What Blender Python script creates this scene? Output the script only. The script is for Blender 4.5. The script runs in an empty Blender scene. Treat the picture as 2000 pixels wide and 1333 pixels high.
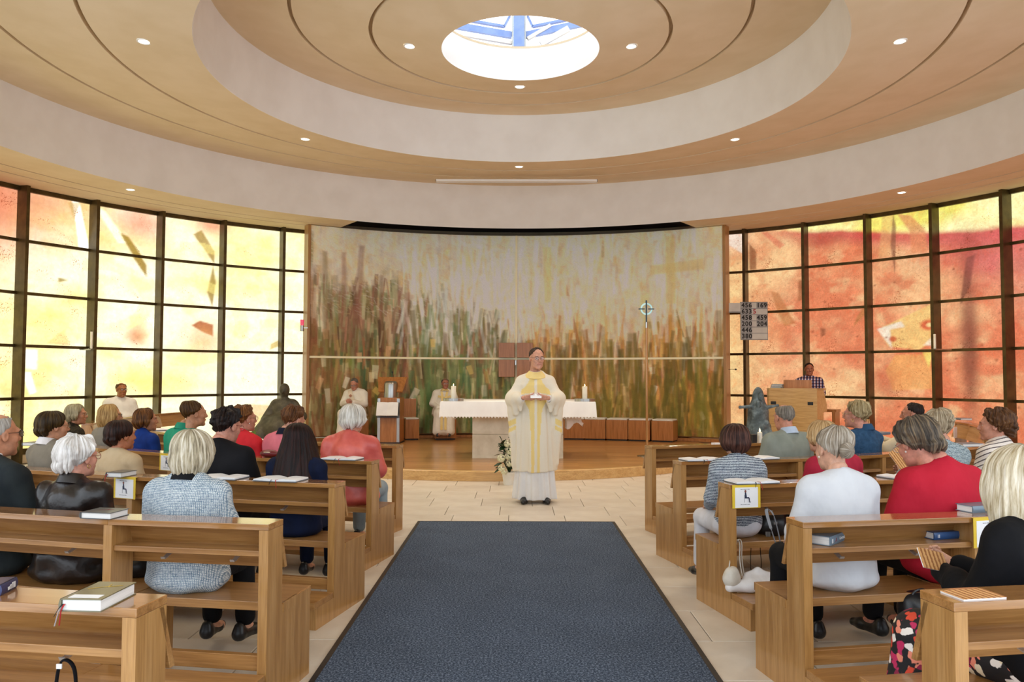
import bpy, math, random
import numpy as np
from mathutils import Matrix, Vector
from math import sin, cos, pi, sqrt, atan2, radians as R_

SC = bpy.context.scene
COL = SC.collection
rng = np.random.default_rng(7)
random.seed(7)

# ------------------------------------------------------------------ camera
EYE = 1.52
FPX, PITCH, YAW, ROLL = 1552.15, 0.044656, 0.0052687, 0.0026986
def ray(u, v):
    x, y = u - 1000, v - 666.5
    c, s = cos(-ROLL), sin(-ROLL); x, y = c*x - s*y, s*x + c*y
    vx, vy, vz = x/FPX, 1.0, -y/FPX
    c, s = cos(PITCH), sin(PITCH); vy, vz = c*vy - s*vz, s*vy + c*vz
    c, s = cos(YAW), sin(YAW); vx, vy = c*vx - s*vy, s*vx + c*vy
    return Vector((vx, vy, vz))
def at_z(u, v, z):
    r = ray(u, v); t = (z - EYE)/r.z
    return r.x*t, r.y*t
def at_y(u, v, Y):
    r = ray(u, v); t = Y/r.y
    return r.x*t, EYE + r.z*t
fw = ray(1000, 666.5); rt = (ray(1001, 666.5) - fw).normalized(); up = (ray(1000, 665.5) - fw).normalized()
cd = bpy.data.cameras.new('camera'); cam = bpy.data.objects.new('camera', cd); COL.objects.link(cam)
cd.sensor_width = 36; cd.lens = FPX*36/2000; cd.clip_start = .05; cd.clip_end = 200
m = Matrix((rt, up, -fw.normalized())).transposed().to_4x4(); m.translation = (0, 0, EYE)
cam.matrix_world = m
SC.camera = cam
SC.view_settings.view_transform = 'Standard'; SC.view_settings.look = 'None'
SC.view_settings.gamma = 1; SC.view_settings.use_curve_mapping = False
SC.view_settings.exposure = -0.1
cy = SC.cycles
cy.use_denoising = True
cy.max_bounces = 6; cy.diffuse_bounces = 4; cy.glossy_bounces = 3; cy.transmission_bounces = 4; cy.transparent_max_bounces = 6
cy.sample_clamp_indirect = 6; cy.caustics_reflective = False; cy.caustics_refractive = False

# ------------------------------------------------------------------ world and lamps
W = bpy.data.worlds.new('sky'); SC.world = W; W.use_nodes = True
WN = W.node_tree.nodes['Background']
WN.inputs[0].default_value = (0.84, 0.92, 1.0, 1); WN.inputs[1].default_value = 2.8
LEFT_GAIN, RIGHT_GAIN = 1.32, 1.12

# ------------------------------------------------------------------ materials
def lin(c):
    if isinstance(c, str): c = tuple(int(c[i:i+2], 16) for i in (0, 2, 4))
    return tuple(((v/255)/12.92 if v <= 10 else (((v/255)+.055)/1.055)**2.4) for v in c[:3])
def nm(name):
    m = bpy.data.materials.new(name); m.use_nodes = True
    nt = m.node_tree; b = nt.nodes['Principled BSDF']
    return m, nt, b
def mapped(nt, scale, coord='Object', rot=(0, 0, 0)):
    tc = nt.nodes.new('ShaderNodeTexCoord'); mp = nt.nodes.new('ShaderNodeMapping')
    mp.inputs['Scale'].default_value = scale; mp.inputs['Rotation'].default_value = rot
    if coord == 'flow':
        at = nt.nodes.new('ShaderNodeAttribute'); at.attribute_name = 'flow'
        nt.links.new(at.outputs['Vector'], mp.inputs[0])
    else: nt.links.new(tc.outputs[coord], mp.inputs[0])
    return mp
def noise(nt, vec, scale, detail=3, rough=.55):
    n = nt.nodes.new('ShaderNodeTexNoise'); n.inputs['Scale'].default_value = scale
    n.inputs['Detail'].default_value = detail; n.inputs['Roughness'].default_value = rough
    nt.links.new(vec.outputs[0], n.inputs['Vector']); return n
def ramp(nt, fac, stops):
    r = nt.nodes.new('ShaderNodeValToRGB'); e = r.color_ramp.elements
    while len(e) < len(stops): e.new(.5)
    for i, (p, c) in enumerate(stops):
        e[i].position = p; e[i].color = (*c, 1)
    nt.links.new(fac, r.inputs[0]); return r
def bump(nt, b, h, strength=.2, dist=.01):
    bp = nt.nodes.new('ShaderNodeBump'); bp.inputs['Strength'].default_value = strength; bp.inputs['Distance'].default_value = dist
    nt.links.new(h, bp.inputs['Height']); nt.links.new(bp.outputs[0], b.inputs['Normal'])
_mc = {}
def M(name, c1, c2=None, rough=.6, scale=(6, 6, 6), nscale=1.0, metal=0., spec=.5, bmp=0., bdist=.004, coat=0., lo=.35, hi=.65, detail=3, coord='Object', sheen=0.):
    if name in _mc: return _mc[name]
    m, nt, b = nm(name); c1 = lin(c1); c2 = lin(c2) if c2 is not None else tuple(v*.82 for v in c1)
    mp = mapped(nt, scale, coord); n = noise(nt, mp, nscale, detail)
    r = ramp(nt, n.outputs[0], [(lo, c2), (hi, c1)])
    nt.links.new(r.outputs[0], b.inputs['Base Color'])
    b.inputs['Roughness'].default_value = rough; b.inputs['Metallic'].default_value = metal
    b.inputs['Specular IOR Level'].default_value = spec; b.inputs['Coat Weight'].default_value = coat
    b.inputs['Coat Roughness'].default_value = .12
    if sheen: b.inputs['Sheen Weight'].default_value = sheen
    if bmp: bump(nt, b, n.outputs[0], bmp, bdist)
    _mc[name] = m; return m
def vcol_mat(name, rough=.6, emit=0., nscale=30, namt=.25, attr='Col', bmp=.15, spec=.3):
    m, nt, b = nm(name)
    at = nt.nodes.new('ShaderNodeAttribute'); at.attribute_name = attr
    mp = mapped(nt, (1, 1, 1)); n = noise(nt, mp, nscale, 5, .6)
    r = ramp(nt, n.outputs[0], [(.3, (1-namt,)*3), (.62, (1, 1, 1))])
    mx = nt.nodes.new('ShaderNodeMix'); mx.data_type = 'RGBA'; mx.blend_type = 'MULTIPLY'; mx.inputs[0].default_value = 1
    nt.links.new(at.outputs['Color'], mx.inputs[6]); nt.links.new(r.outputs[0], mx.inputs[7])
    if emit:
        b.inputs['Base Color'].default_value = (.05, .04, .03, 1)
        nt.links.new(mx.outputs[2], b.inputs['Emission Color']); b.inputs['Emission Strength'].default_value = emit
    else:
        nt.links.new(mx.outputs[2], b.inputs['Base Color'])
    b.inputs['Roughness'].default_value = rough; b.inputs['Specular IOR Level'].default_value = spec
    if bmp: bump(nt, b, n.outputs[0], bmp, .01)
    return m
def wood(name, c1, c2, c3=None, axis=0, rough=.32, coat=.35):
    m, nt, b = nm(name)
    s = [14, 14, 14]; s[axis] = .9
    mp = mapped(nt, s); n = noise(nt, mp, 1.6, 5, .62)
    s2 = [90, 90, 90]; s2[axis] = 3.5
    mp2 = mapped(nt, s2); n2 = noise(nt, mp2, 1.5, 3, .6)
    r = ramp(nt, n.outputs[0], [(.3, lin(c2)), (.5, lin(c1)), (.72, lin(c3 or c1))])
    r2 = ramp(nt, n2.outputs[0], [(.35, (.80, .77, .72)), (.6, (1, 1, 1))])
    mx = nt.nodes.new('ShaderNodeMix'); mx.data_type = 'RGBA'; mx.blend_type = 'MULTIPLY'; mx.inputs[0].default_value = 1
    nt.links.new(r.outputs[0], mx.inputs[6]); nt.links.new(r2.outputs[0], mx.inputs[7])
    nt.links.new(mx.outputs[2], b.inputs['Base Color'])
    b.inputs['Roughness'].default_value = rough; b.inputs['Coat Weight'].default_value = coat; b.inputs['Coat Roughness'].default_value = .08
    bump(nt, b, n2.outputs[0], .08, .002)
    return m
OAK_X = wood('oak_along', 'A97A45', '926432', 'B68850', 0)
OAK_Z = wood('oak_upright', 'B2844C', '9C6E3A', 'BE925C', 2)
OAK_TOP = wood('oak_ledge', 'A67642', '8E6230', 'B2824C', 0, rough=.12, coat=.8)
BEECH = wood('red_beech', 'B5763E', 'A06630', 'C2854C', 2, rough=.4, coat=.2)
MAPLE = wood('organ_maple', 'D0A86C', 'BE9458', 'DCB87E', 0, rough=.4, coat=.2)
PLASTER = M('plaster', 'E6D2B4', 'E0CBAA', rough=.85, scale=(2, 2, 2), bmp=.05, spec=.2)
PLASTER_W = M('plaster_white', 'EFECE8', 'E9E5E0', rough=.85, scale=(2, 2, 2), bmp=.05, spec=.2)
BRONZE = M('window_bronze', '5E4E2C', '4C3E22', rough=.4, metal=.6, spec=.5)
STEEL = M('brushed_steel', 'B9B8B4', '9A9996', rough=.28, metal=1.0, scale=(60, 60, 3))
HOOKM = M('hook_steel', 'D8D8D6', 'C4C4C2', rough=.22, metal=.55)
BLACKM = M('black_metal', '1A1A1C', '101012', rough=.4)
DARKVOID = M('recess_shade', '14110C', '0C0A07', rough=.9)  # near-black colour paints in the shade of the ceiling slot
PAGE = M('book_pages', 'F1F0EE', 'DAD8D4', rough=.7, scale=(3, 3, 260))
PAPER = M('paper_white', 'F2F3F5', 'EAEBEE', rough=.6)
YELLOWP = M('yellow_card', 'E8C83C', 'DDBB30', rough=.55)
BRASS = M('brass_sheen', 'FFF8D6', 'FFF2C0', rough=.35)  # reflected light of polished brass put into a near-white base colour
WAX = M('candle_wax', 'F6F1E2', 'EFE8D4', rough=.45)
BLACKC = M('black_cloth', '16161A', '0D0D10', rough=.85, spec=.2)
BLACKL = M('black_leather', '1B1B1E', '101012', rough=.35, scale=(30, 30, 30), bmp=.2)
RIBR = M('ribbon_red', 'B5262B', 'A01E24', rough=.6)
RIBK = M('ribbon_black', '151519', '0E0E11', rough=.6)
RIBW = M('ribbon_grey', 'C9CACD', 'B0B2B6', rough=.6)

# ------------------------------------------------------------------ mesh helpers
def tag(o, label=None, cat=None, group=None, kind=None):
    if label: o['label'] = label
    if cat: o['category'] = cat
    if group: o['group'] = group
    if kind: o['kind'] = kind
    return o
def link(name, data, parent=None, loc=None, rz=0.):
    o = bpy.data.objects.new(name, data); COL.objects.link(o)
    if parent is not None: o.parent = parent
    if loc is not None: o.location = loc
    if rz: o.rotation_euler = (0, 0, rz)
    return o
def empty(name, loc=(0, 0, 0), rz=0., parent=None, **k):
    o = link(name, None, parent, loc, rz); o.empty_display_size = .1
    return tag(o, **k)
def np_mesh(name, V, F, mat=None, smooth=True, attrs=None):
    V = np.asarray(V, np.float32); F = np.asarray(F, np.int32)
    me = bpy.data.meshes.new(name); n = F.shape[1]
    me.vertices.add(len(V)); me.vertices.foreach_set('co', V.ravel())
    me.loops.add(F.size); me.loops.foreach_set('vertex_index', F.ravel())
    me.polygons.add(len(F))
    me.polygons.foreach_set('loop_start', np.arange(len(F), dtype=np.int32)*n)
    me.polygons.foreach_set('loop_total', np.full(len(F), n, np.int32))
    me.polygons.foreach_set('use_smooth', np.full(len(F), smooth))
    me.update(calc_edges=True); me.validate()
    for k, a in (attrs or {}).items():
        a = np.asarray(a, np.float32)
        if a.shape[1] == 4:
            at = me.color_attributes.new(k, 'FLOAT_COLOR', 'POINT'); at.data.foreach_set('color', a.ravel())
        else:
            at = me.attributes.new(k, 'FLOAT_VECTOR', 'POINT'); at.data.foreach_set('vector', a.ravel())
    if mat: me.materials.append(mat)
    return me
class MB:
    """collects boxes, prisms, tubes and lathes into one mesh"""
    def __init__(s): s.v = []; s.f = []; s.m = Matrix(); s.mi = []; s.cur = 0
    def add(s, vs, fs):
        n = len(s.v); s.v += [tuple(s.m @ Vector(v)) for v in vs]
        s.f += [tuple(i + n for i in f) for f in fs]; s.mi += [s.cur]*len(fs); return s
    def box(s, x0, x1, y0, y1, z0, z1):
        vs = [(x, y, z) for z in (z0, z1) for y in (y0, y1) for x in (x0, x1)]
        return s.add(vs, [(0, 2, 3, 1), (4, 5, 7, 6), (0, 1, 5, 4), (2, 6, 7, 3), (0, 4, 6, 2), (1, 3, 7, 5)])
    def prism(s, poly, a, b, axis='z'):
        """poly: 2D points extruded from a to b along the axis (z: (x,y); x: (y,z); y: (x,z))"""
        n = len(poly); f = {'z': lambda p, t: (p[0], p[1], t), 'x': lambda p, t: (t, p[0], p[1]), 'y': lambda p, t: (p[0], t, p[1])}[axis]
        vs = [f(p, a) for p in poly] + [f(p, b) for p in poly]
        return s.add(vs, [tuple(range(n))[::-1], tuple(range(n, 2*n))] + [(i, (i+1) % n, n+(i+1) % n, n+i) for i in range(n)])
    def lathe(s, prof, n=24, c=(0, 0, 0), a0=0., a1=2*pi, caps=True):
        full = abs(a1 - a0 - 2*pi) < 1e-6; k = n if full else n+1
        vs = [(c[0]+r*cos(a0+(a1-a0)*i/n), c[1]+r*sin(a0+(a1-a0)*i/n), c[2]+z) for r, z in prof for i in range(k)]
        fs = [(j*k+i, j*k+(i+1) % k, (j+1)*k+(i+1) % k, (j+1)*k+i) for j in range(len(prof)-1) for i in range(n)]
        if full and caps:
            if prof[0][0] > 1e-5: fs.append(tuple(range(k))[::-1])
            if prof[-1][0] > 1e-5: fs.append(tuple(range((len(prof)-1)*k, len(prof)*k)))
        return s.add(vs, fs)
    def tube(s, pts, r, n=8, r2=None, flat=None):
        pts = [Vector(p) for p in pts]; vs = []; up_ = Vector((0, 0, 1)); L = len(pts)
        for i, p in enumerate(pts):
            t = (pts[min(i+1, L-1)] - pts[max(i-1, 0)]).normalized()
            a = up_ if abs(t.dot(up_)) < .9 else Vector((1, 0, 0))
            u = t.cross(a).normalized(); w = u.cross(t).normalized()
            rr = r if r2 is None else r + (r2-r)*i/(L-1)
            fu, fwid = (1, 1) if flat is None else flat
            vs += [tuple(p + u*rr*fu*cos(2*pi*k/n) + w*rr*fwid*sin(2*pi*k/n)) for k in range(n)]
        fs = [(i*n+k, i*n+(k+1) % n, (i+1)*n+(k+1) % n, (i+1)*n+k) for i in range(L-1) for k in range(n)]
        fs += [tuple(range(n))[::-1], tuple(range((L-1)*n, L*n))]
        return s.add(vs, fs)
    def mesh(s, name, mats, smooth=False, bevel=0.):
        me = bpy.data.meshes.new(name); me.from_pydata(s.v, [], s.f)
        for m_ in (mats if isinstance(mats, (list, tuple)) else [mats]): me.materials.append(m_)
        if any(s.mi): me.polygons.foreach_set('material_index', s.mi)
        if smooth: me.polygons.foreach_set('use_smooth', [True]*len(s.f)); me.set_sharp_from_angle(angle=R_(38))
        me.update(); return me
    def build(s, name, mats, parent=None, loc=None, rz=0., smooth=False, bevel=0.):
        o = link(name, s.mesh(name, mats, smooth), parent, loc, rz)
        if bevel:
            b = o.modifiers.new('bevel', 'BEVEL'); b.width = bevel; b.segments = 2; b.limit_method = 'ANGLE'
        return o
def bez(ps, n=12):
    """Catmull-Rom through the points"""
    P = [Vector(p) for p in ps]; P = [P[0]*2 - P[1]] + P + [P[-1]*2 - P[-2]]; out = []
    for i in range(1, len(P)-2):
        for k in range(n):
            t = k/n; a, b, c, d = P[i-1:i+3]
            out.append(.5*((2*b) + (c-a)*t + (2*a-5*b+4*c-d)*t*t + (3*b-a-3*c+d)*t**3))
    out.append(P[-2]); return out

# ------------------------------------------------------------------ signed-distance modelling (one continuous surface)
def sd_rc(p, a, b, ra, rb):
    a = np.asarray(a, np.float32); b = np.asarray(b, np.float32); ba = b - a
    h = np.clip(((p - a) @ ba)/max(float(ba @ ba), 1e-9), 0, 1)
    q = p - a - h[:, None]*ba
    return np.sqrt((q*q).sum(1)) - (ra + (rb-ra)*h)
def sd_el(p, c, r, rot=None):
    q = p - np.asarray(c, np.float32)
    if rot is not None: q = q @ np.asarray(rot.to_matrix() if hasattr(rot, 'to_matrix') else rot, np.float32)
    r = np.asarray(r, np.float32); k0 = np.sqrt(((q/r)**2).sum(1)); k1 = np.sqrt(((q/(r*r))**2).sum(1))
    return k0*(k0-1)/np.maximum(k1, 1e-6)
def smin(a, b, k):
    h = np.maximum(k - np.abs(a-b), 0)/k
    return np.minimum(a, b) - h*h*k*.25
def smax(a, b, k): return -smin(-a, -b, k)
def evalp(prims, p, k):
    d = None
    for pr in prims:
        kk = pr[-1] if isinstance(pr[-1], dict) else {}
        a = [x for x in pr if not isinstance(x, dict)]
        v = sd_rc(p, *a[1:5]) if a[0] == 'rc' else (sd_el(p, *a[1:]) if a[0] == 'el' else a[1](p))
        ks = kk.get('k', k)
        if kk.get('op') == 'sub': d = smax(d, -v, ks)
        elif kk.get('op') == 'int': d = smax(d, v, ks)
        else: d = v if d is None else smin(d, v, ks)
    return d
def wob(p, freq, seed=0, n=5):
    r = np.random.default_rng(seed); out = 0
    for i in range(n):
        w = r.normal(size=3); w = w/np.linalg.norm(w)*freq*(.6 + .9*r.random())
        out = out + np.sin(p @ w.astype(np.float32) + r.random()*6.28)
    return out/n
def snets(prims, lo, hi, res, k=.03, disp=None):
    """surface nets over a sparse lattice; returns verts and quads"""
    lo = np.array(lo, np.float32); n = np.ceil((np.array(hi)-lo)/res/4).astype(int)*4 + 1
    f = (lambda p: evalp(prims, p, k)) if disp is None else (lambda p: evalp(prims, p, k) + disp(p))
    nc = (n-1)//4 + 1
    g = np.stack(np.meshgrid(*[np.arange(c) for c in nc], indexing='ij'), -1).reshape(-1, 3)
    dc = f(lo + g.astype(np.float32)*res*4).reshape(nc)
    near = np.abs(dc) < res*4*2.2
    D = np.repeat(np.repeat(np.repeat(dc, 4, 0), 4, 1), 4, 2)[:n[0], :n[1], :n[2]].copy()
    nn = near.copy()
    for ax in range(3):
        nn |= np.roll(near, 1, ax) | np.roll(near, -1, ax)
    NM = np.repeat(np.repeat(np.repeat(nn, 4, 0), 4, 1), 4, 2)[:n[0], :n[1], :n[2]]
    idx = np.argwhere(NM)
    D[NM] = f(lo + idx.astype(np.float32)*res)
    S = D < 0
    c = S[:-1, :-1, :-1].astype(np.int8)
    tot = np.zeros_like(c)
    for a in (0, 1):
        for b in (0, 1):
            for e in (0, 1):
                tot += S[a:n[0]-1+a, b:n[1]-1+b, e:n[2]-1+e]
    act = (tot > 0) & (tot < 8); cells = np.argwhere(act)
    vid = -np.ones(act.shape, np.int64); vid[act] = np.arange(len(cells))
    acc = np.zeros((len(cells), 3), np.float32); cnt = np.zeros(len(cells), np.float32)
    cor = [(a, b, e) for a in (0, 1) for b in (0, 1) for e in (0, 1)]
    for i, A in enumerate(cor):
        for B in cor[i+1:]:
            if sum(abs(x-y) for x, y in zip(A, B)) != 1: continue
            ca = cells + A; cb = cells + B
            da = D[ca[:, 0], ca[:, 1], ca[:, 2]]; db = D[cb[:, 0], cb[:, 1], cb[:, 2]]
            m_ = (da < 0) != (db < 0); t = np.where(m_, da/np.where(m_, da-db, 1), 0)[:, None]
            acc += m_[:, None]*(np.array(A) + t*(np.array(B)-np.array(A))); cnt += m_
    V = lo + (cells + acc/cnt[:, None])*res
    Q = []
    for ax in range(3):
        o1, o2 = (ax+1) % 3, (ax+2) % 3
        sl = [slice(None)]*3; sl2 = [slice(None)]*3; sl[ax] = slice(0, -1); sl2[ax] = slice(1, None)
        ch = S[tuple(sl)] != S[tuple(sl2)]; e = np.argwhere(ch)
        e = e[(e[:, o1] > 0) & (e[:, o2] > 0) & (e[:, o1] < n[o1]-1) & (e[:, o2] < n[o2]-1)]
        u = np.zeros(3, int); u[o1] = 1; w = np.zeros(3, int); w[o2] = 1
        q = np.stack([vid[tuple((e-u-w).T)], vid[tuple((e-w).T)], vid[tuple(e.T)], vid[tuple((e-u).T)]], 1)
        ins = S[tuple(e.T)]
        q[~ins] = q[~ins][:, ::-1]; Q.append(q)
    Q = np.concatenate(Q); Q = Q[(Q >= 0).all(1)]
    return V.astype(np.float32), Q
def xf(V, mat):
    A = np.array(mat.to_3x3(), np.float32); return V @ A.T + np.array(mat.translation, np.float32)
def merge(parts):
    V = []; F = []; n = 0
    for v, f in parts: V.append(v); F.append(f + n); n += len(v)
    return np.concatenate(V), np.concatenate(F)
# ------------------------------------------------------------------ the round room
CX, CY = 0.042, 9.512
RW = 9.729
TH_L, TH_R, DTH = 2.69098, 1.01377, 0.135458
ZT, ZS = 4.80, 0.9223
def ring(prof, mat, name, a0=0., a1=2*pi, n=160):
    o = MB().lathe(prof, n, (CX, CY, 0), a0, a1, caps=False).build(name, mat, smooth=True)
    return o
# ceiling: one stepped shell with shallow shadow grooves, each ring a part
ceil = empty('ceiling', (0, 0, 0), kind='structure')
def zc(r, p, q): return p[1] + (q[1]-p[1])*(r-p[0])/(q[0]-p[0])
def cone_with_grooves(p, q, grooves):
    out = [p]
    for g in grooves:
        z = zc(g, p, q)
        out += [(g-.022, z), (g-.022, z+.09), (g+.022, z+.09), (g+.022, z)]
    return out + [q]
inner = cone_with_grooves((0.957, 5.481), (3.64, 5.905), [1.80, 2.72])
outer = cone_with_grooves((3.704, 5.126), (7.205, 5.568), [4.79, 5.86])
for nme, prof in (('inner_dome_panel', inner), ('outer_ring_panel', outer)):
    o = ring(prof, PLASTER, nme); o.parent = ceil
o = ring([(3.64, 5.905), (3.70, 5.13), (3.704, 5.126)], PLASTER_W, 'dome_lip'); o.parent = ceil
o = ring([(7.205, 5.568), (7.20, 4.66), (7.197, 4.653)], PLASTER_W, 'fascia'); o.parent = ceil
SA, SB = pi/2-.47, pi/2+.47           # sector above the painting where the soffit opens into a dark slot
sof = cone_with_grooves((7.197, 4.653), (9.80, 4.84), [8.22, 8.75])
o = ring(sof, PLASTER, 'soffit', SB, 2*pi+SA); o.parent = ceil
a_ = .0
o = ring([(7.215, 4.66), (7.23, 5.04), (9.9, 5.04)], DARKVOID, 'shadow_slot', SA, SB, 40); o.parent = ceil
# outer wall skin above the windows and around
o = ring([(9.80, 4.84), (9.80, 5.1)], PLASTER, 'head_wall'); o.parent = ceil
# roof over everything so that no sky leaks in
o = ring([(.99, 5.93), (.99, 5.96), (10.2, 5.96), (10.2, 4.9)], PLASTER, 'roof_shell'); o.parent = ceil
# oculus shaft
o = ring([(0.957, 5.481), (0.985, 5.50), (0.985, 5.92), (1.0, 5.94)], PLASTER_W, 'skylight_shaft', n=96); o.parent = ceil
# skylight: glazed box with beams
BLUEM = M('skylight_metal', '8FA6DE', '7C96D4', rough=.35, metal=.1)
sk = empty('window_3', (0, 0, 0), kind='structure')
sk['label'] = 'round skylight with pale metal beams in the centre of the ceiling'
LY = 12.1                                            # far wall of the roof lantern
def lpt(u, v, Y=LY): x, z = at_y(u, v, Y); return Vector((x, Y, z))
def lbar(p, q, w, d, mat, name, dy=0.):
    v = q - p; mb = MB(); mb.m = Matrix.Translation(p + Vector((0, dy, 0))) @ Matrix.Rotation(-atan2(v.z, v.x), 4, 'Y')
    mb.box(0, v.length, -d, d, -w/2, w/2); return mb.build(name, mat, sk)
z0, z1 = 5.93, 7.3
MB().box(CX-2.7, CX-1.0, LY-.01, LY+.06, z0, 6.62).build('lantern_panel', BLUEM, sk); MB().box(CX+1.0-2.0, CX+2.7, LY-.01, LY+.06, z0, 6.62).build('lantern_panel', BLUEM, sk)
for sg in (-1, 1): MB().box(CX+sg*2.7-.04, CX+sg*2.7+.04, 7.0, LY, z0, z1).build('lantern_wall', PLASTER_W, sk)
MB().box(CX-2.7, CX+2.7, 6.95, 7.0, z0, z1).build('lantern_wall', PLASTER_W, sk)
lbar(lpt(1013.5, 100), lpt(1013.5, 20), .165, .07, BLUEM, 'post', -.12)
for u in (1001.5, 1025.5): lbar(lpt(u, 100), lpt(u, 20), .022, .05, STEEL, 'post_rail', -.08)
for p, q, w, mt_ in (((905, 41), (985, 55), .035, BLUEM), ((985, 55), (996, 34), .03, BLUEM), ((885, 52), (1000, 72), .10, BLUEM), ((900, 71), (1000, 88), .05, PLASTER_W),
                     ((1105, 42), (1040, 55), .035, BLUEM), ((1040, 55), (1030, 34), .03, BLUEM), ((1140, 48), (1026, 72), .10, BLUEM), ((1030, 80), (1075, 54), .05, PLASTER_W), ((1056, 90), (1110, 60), .09, PLASTER_W)):
    lbar(lpt(*p), lpt(*q), w, .03, mt_, 'rafter', -.05 - .02*(mt_ is PLASTER_W))
GL, nt, b = nm('clear_glass'); b.inputs['Base Color'].default_value = (.8, .85, .9, 1); b.inputs['Roughness'].default_value = .05
tr = nt.nodes.new('ShaderNodeBsdfTransparent'); ms = nt.nodes.new('ShaderNodeMixShader'); ms.inputs[0].default_value = .08
nt.links.new(tr.outputs[0], ms.inputs[1]); nt.links.new(b.outputs[0], ms.inputs[2]); nt.links.new(ms.outputs[0], nt.nodes['Material Output'].inputs[0])
MB().box(CX-2.7, CX+2.7, 7.0, LY+.05, z1, z1+.01).build('roof_pane', GL, sk)
for k in range(4): MB().box(CX-2.7+k*1.8-.03, CX-2.7+k*1.8+.03, 7.0, LY, z1-.05, z1+.03).build('roof_bar', BLUEM, sk)

# downlights: recessed warm lamps
LAMP, nt, b = nm('lamp_glow'); b.inputs['Emission Color'].default_value = (1, .93, .78, 1); b.inputs['Emission Strength'].default_value = 4.5
DL = [(1.345, a, 'inner') for a in (0, 90, 180, 270)] + [(4.25, 90 + 51.4*k, 'outer') for k in range(7)] + [(7.67, a, 'soffit') for a in (149.7, 31.4, 190, -10, 231, -51)]
wher = {('inner', 0): 'right of the skylight', ('inner', 90): 'between the skylight and the altar', ('inner', 180): 'left of the skylight', ('inner', 270): 'behind the skylight towards the viewer'}
for i, (r, a, k) in enumerate(DL):
    if k == 'outer' and i - 4 in (3, 4): continue
    if k == 'soffit' and a not in (149.7, 31.4): continue
    if k == 'inner' and a == 270: continue
    t = R_(a); x, y = CX + r*cos(t), CY + r*sin(t)
    z = zc(r, (0.957, 5.481), (3.64, 5.905)) if k == 'inner' else zc(r, (3.704, 5.126), (7.205, 5.568)) if k == 'outer' else zc(r, (7.197, 4.653), (9.8, 4.84))
    if k == 'inner': lab = 'small round white downlight in the dome ceiling ' + wher[('inner', a)]
    elif k == 'soffit': lab = 'round downlight in the low soffit above the ' + ('yellow' if a > 90 else 'red-orange') + ' window wall'
    else: lab = 'round downlight in the wide ceiling ring, ' + {4: 'on the centre line above the altar', 5: 'above the yellow windows, the farther one there', 6: 'at the upper left, nearest the camera', 9: 'at the upper right, nearest the camera', 10: 'above the red windows, the farther one there'}[i]
    e = empty('ceiling_downlight', (x, y, z), label=lab, cat='lamp', group='recessed ceiling downlights')
    MB().lathe([(.062, -.004), (.078, -.006), (.08, .0), (.078, .01)], 24, caps=False).build('trim_ring', PLASTER_W, e, smooth=True)
    MB().lathe([(.0005, -.010), (.05, -.008), (.062, -.003), (.062, .012)], 24).build('lens', LAMP, e)
    ld = bpy.data.lights.new('spot', 'SPOT'); ld.energy = 250 if k != 'inner' else 100; ld.spot_size = R_(128); ld.spot_blend = .6; ld.color = (1, .88, .70); ld.shadow_soft_size = .06
    lo_ = link('lamp_beam', ld, e, (0, 0, -.02))
# linear air vent slot on the outer ring
v = empty('ceiling_air_vent', (0, 14.9, 5.235), label='long slim slotted air vent in the ceiling above the altar', cat='vent')
mb = MB(); mb.box(-1.53, 1.53, -.05, -.04, -.035, .01); mb.box(-1.53, 1.53, .04, .05, -.035, .01); mb.box(-1.53, -1.52, -.05, .05, -.035, .01); mb.box(1.52, 1.53, -.05, .05, -.035, .01); mb.build('frame', PLASTER_W, v)
for k in range(3): MB().box(-1.52, 1.52, -.025+.022*k, -.02+.022*k, -.03, .005).build('slat', PLASTER, v)

# ------------------------------------------------------------------ stained window walls
def draw_poly(img, pts, col, a=1., soft=1.2):
    """alpha-blend a convex or concave polygon given in pixel units"""
    H_, W_ = img.shape[:2]; P = np.array(pts, float)
    x0, y0 = np.maximum(np.floor(P.min(0))-2, 0).astype(int); x1, y1 = np.minimum(np.ceil(P.max(0))+3, (W_, H_)).astype(int)
    if x1 <= x0 or y1 <= y0: return
    X, Y = np.meshgrid(np.arange(x0, x1)+.5, np.arange(y0, y1)+.5)
    ins = np.zeros(X.shape, bool); d = np.full(X.shape, 1e9)
    n = len(P)
    for i in range(n):
        ax, ay = P[i]; bx, by = P[(i+1) % n]
        c = ((ay > Y) != (by > Y)) & (X < (bx-ax)*(Y-ay)/((by-ay) if by != ay else 1e-9)+ax); ins ^= c
        t = np.clip(((X-ax)*(bx-ax)+(Y-ay)*(by-ay))/max((bx-ax)**2+(by-ay)**2, 1e-9), 0, 1)
        d = np.minimum(d, np.hypot(X-ax-t*(bx-ax), Y-ay-t*(by-ay)))
    sd = np.where(ins, d, -d); m_ = np.clip(sd/soft+.5, 0, 1)*a
    s = img[y0:y1, x0:x1]; s += (np.array(col)-s)*m_[..., None]
def blob(img, cx, cy, rx, ry, col, a=1., p=2.):
    H_, W_ = img.shape[:2]
    X, Y = np.meshgrid(np.arange(W_)+.5, np.arange(H_)+.5)
    m_ = np.exp(-(((X-cx)/rx)**2 + ((Y-cy)/ry)**2)**(p/2))*a
    img += (np.array(col)-img)*m_[..., None]
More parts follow.
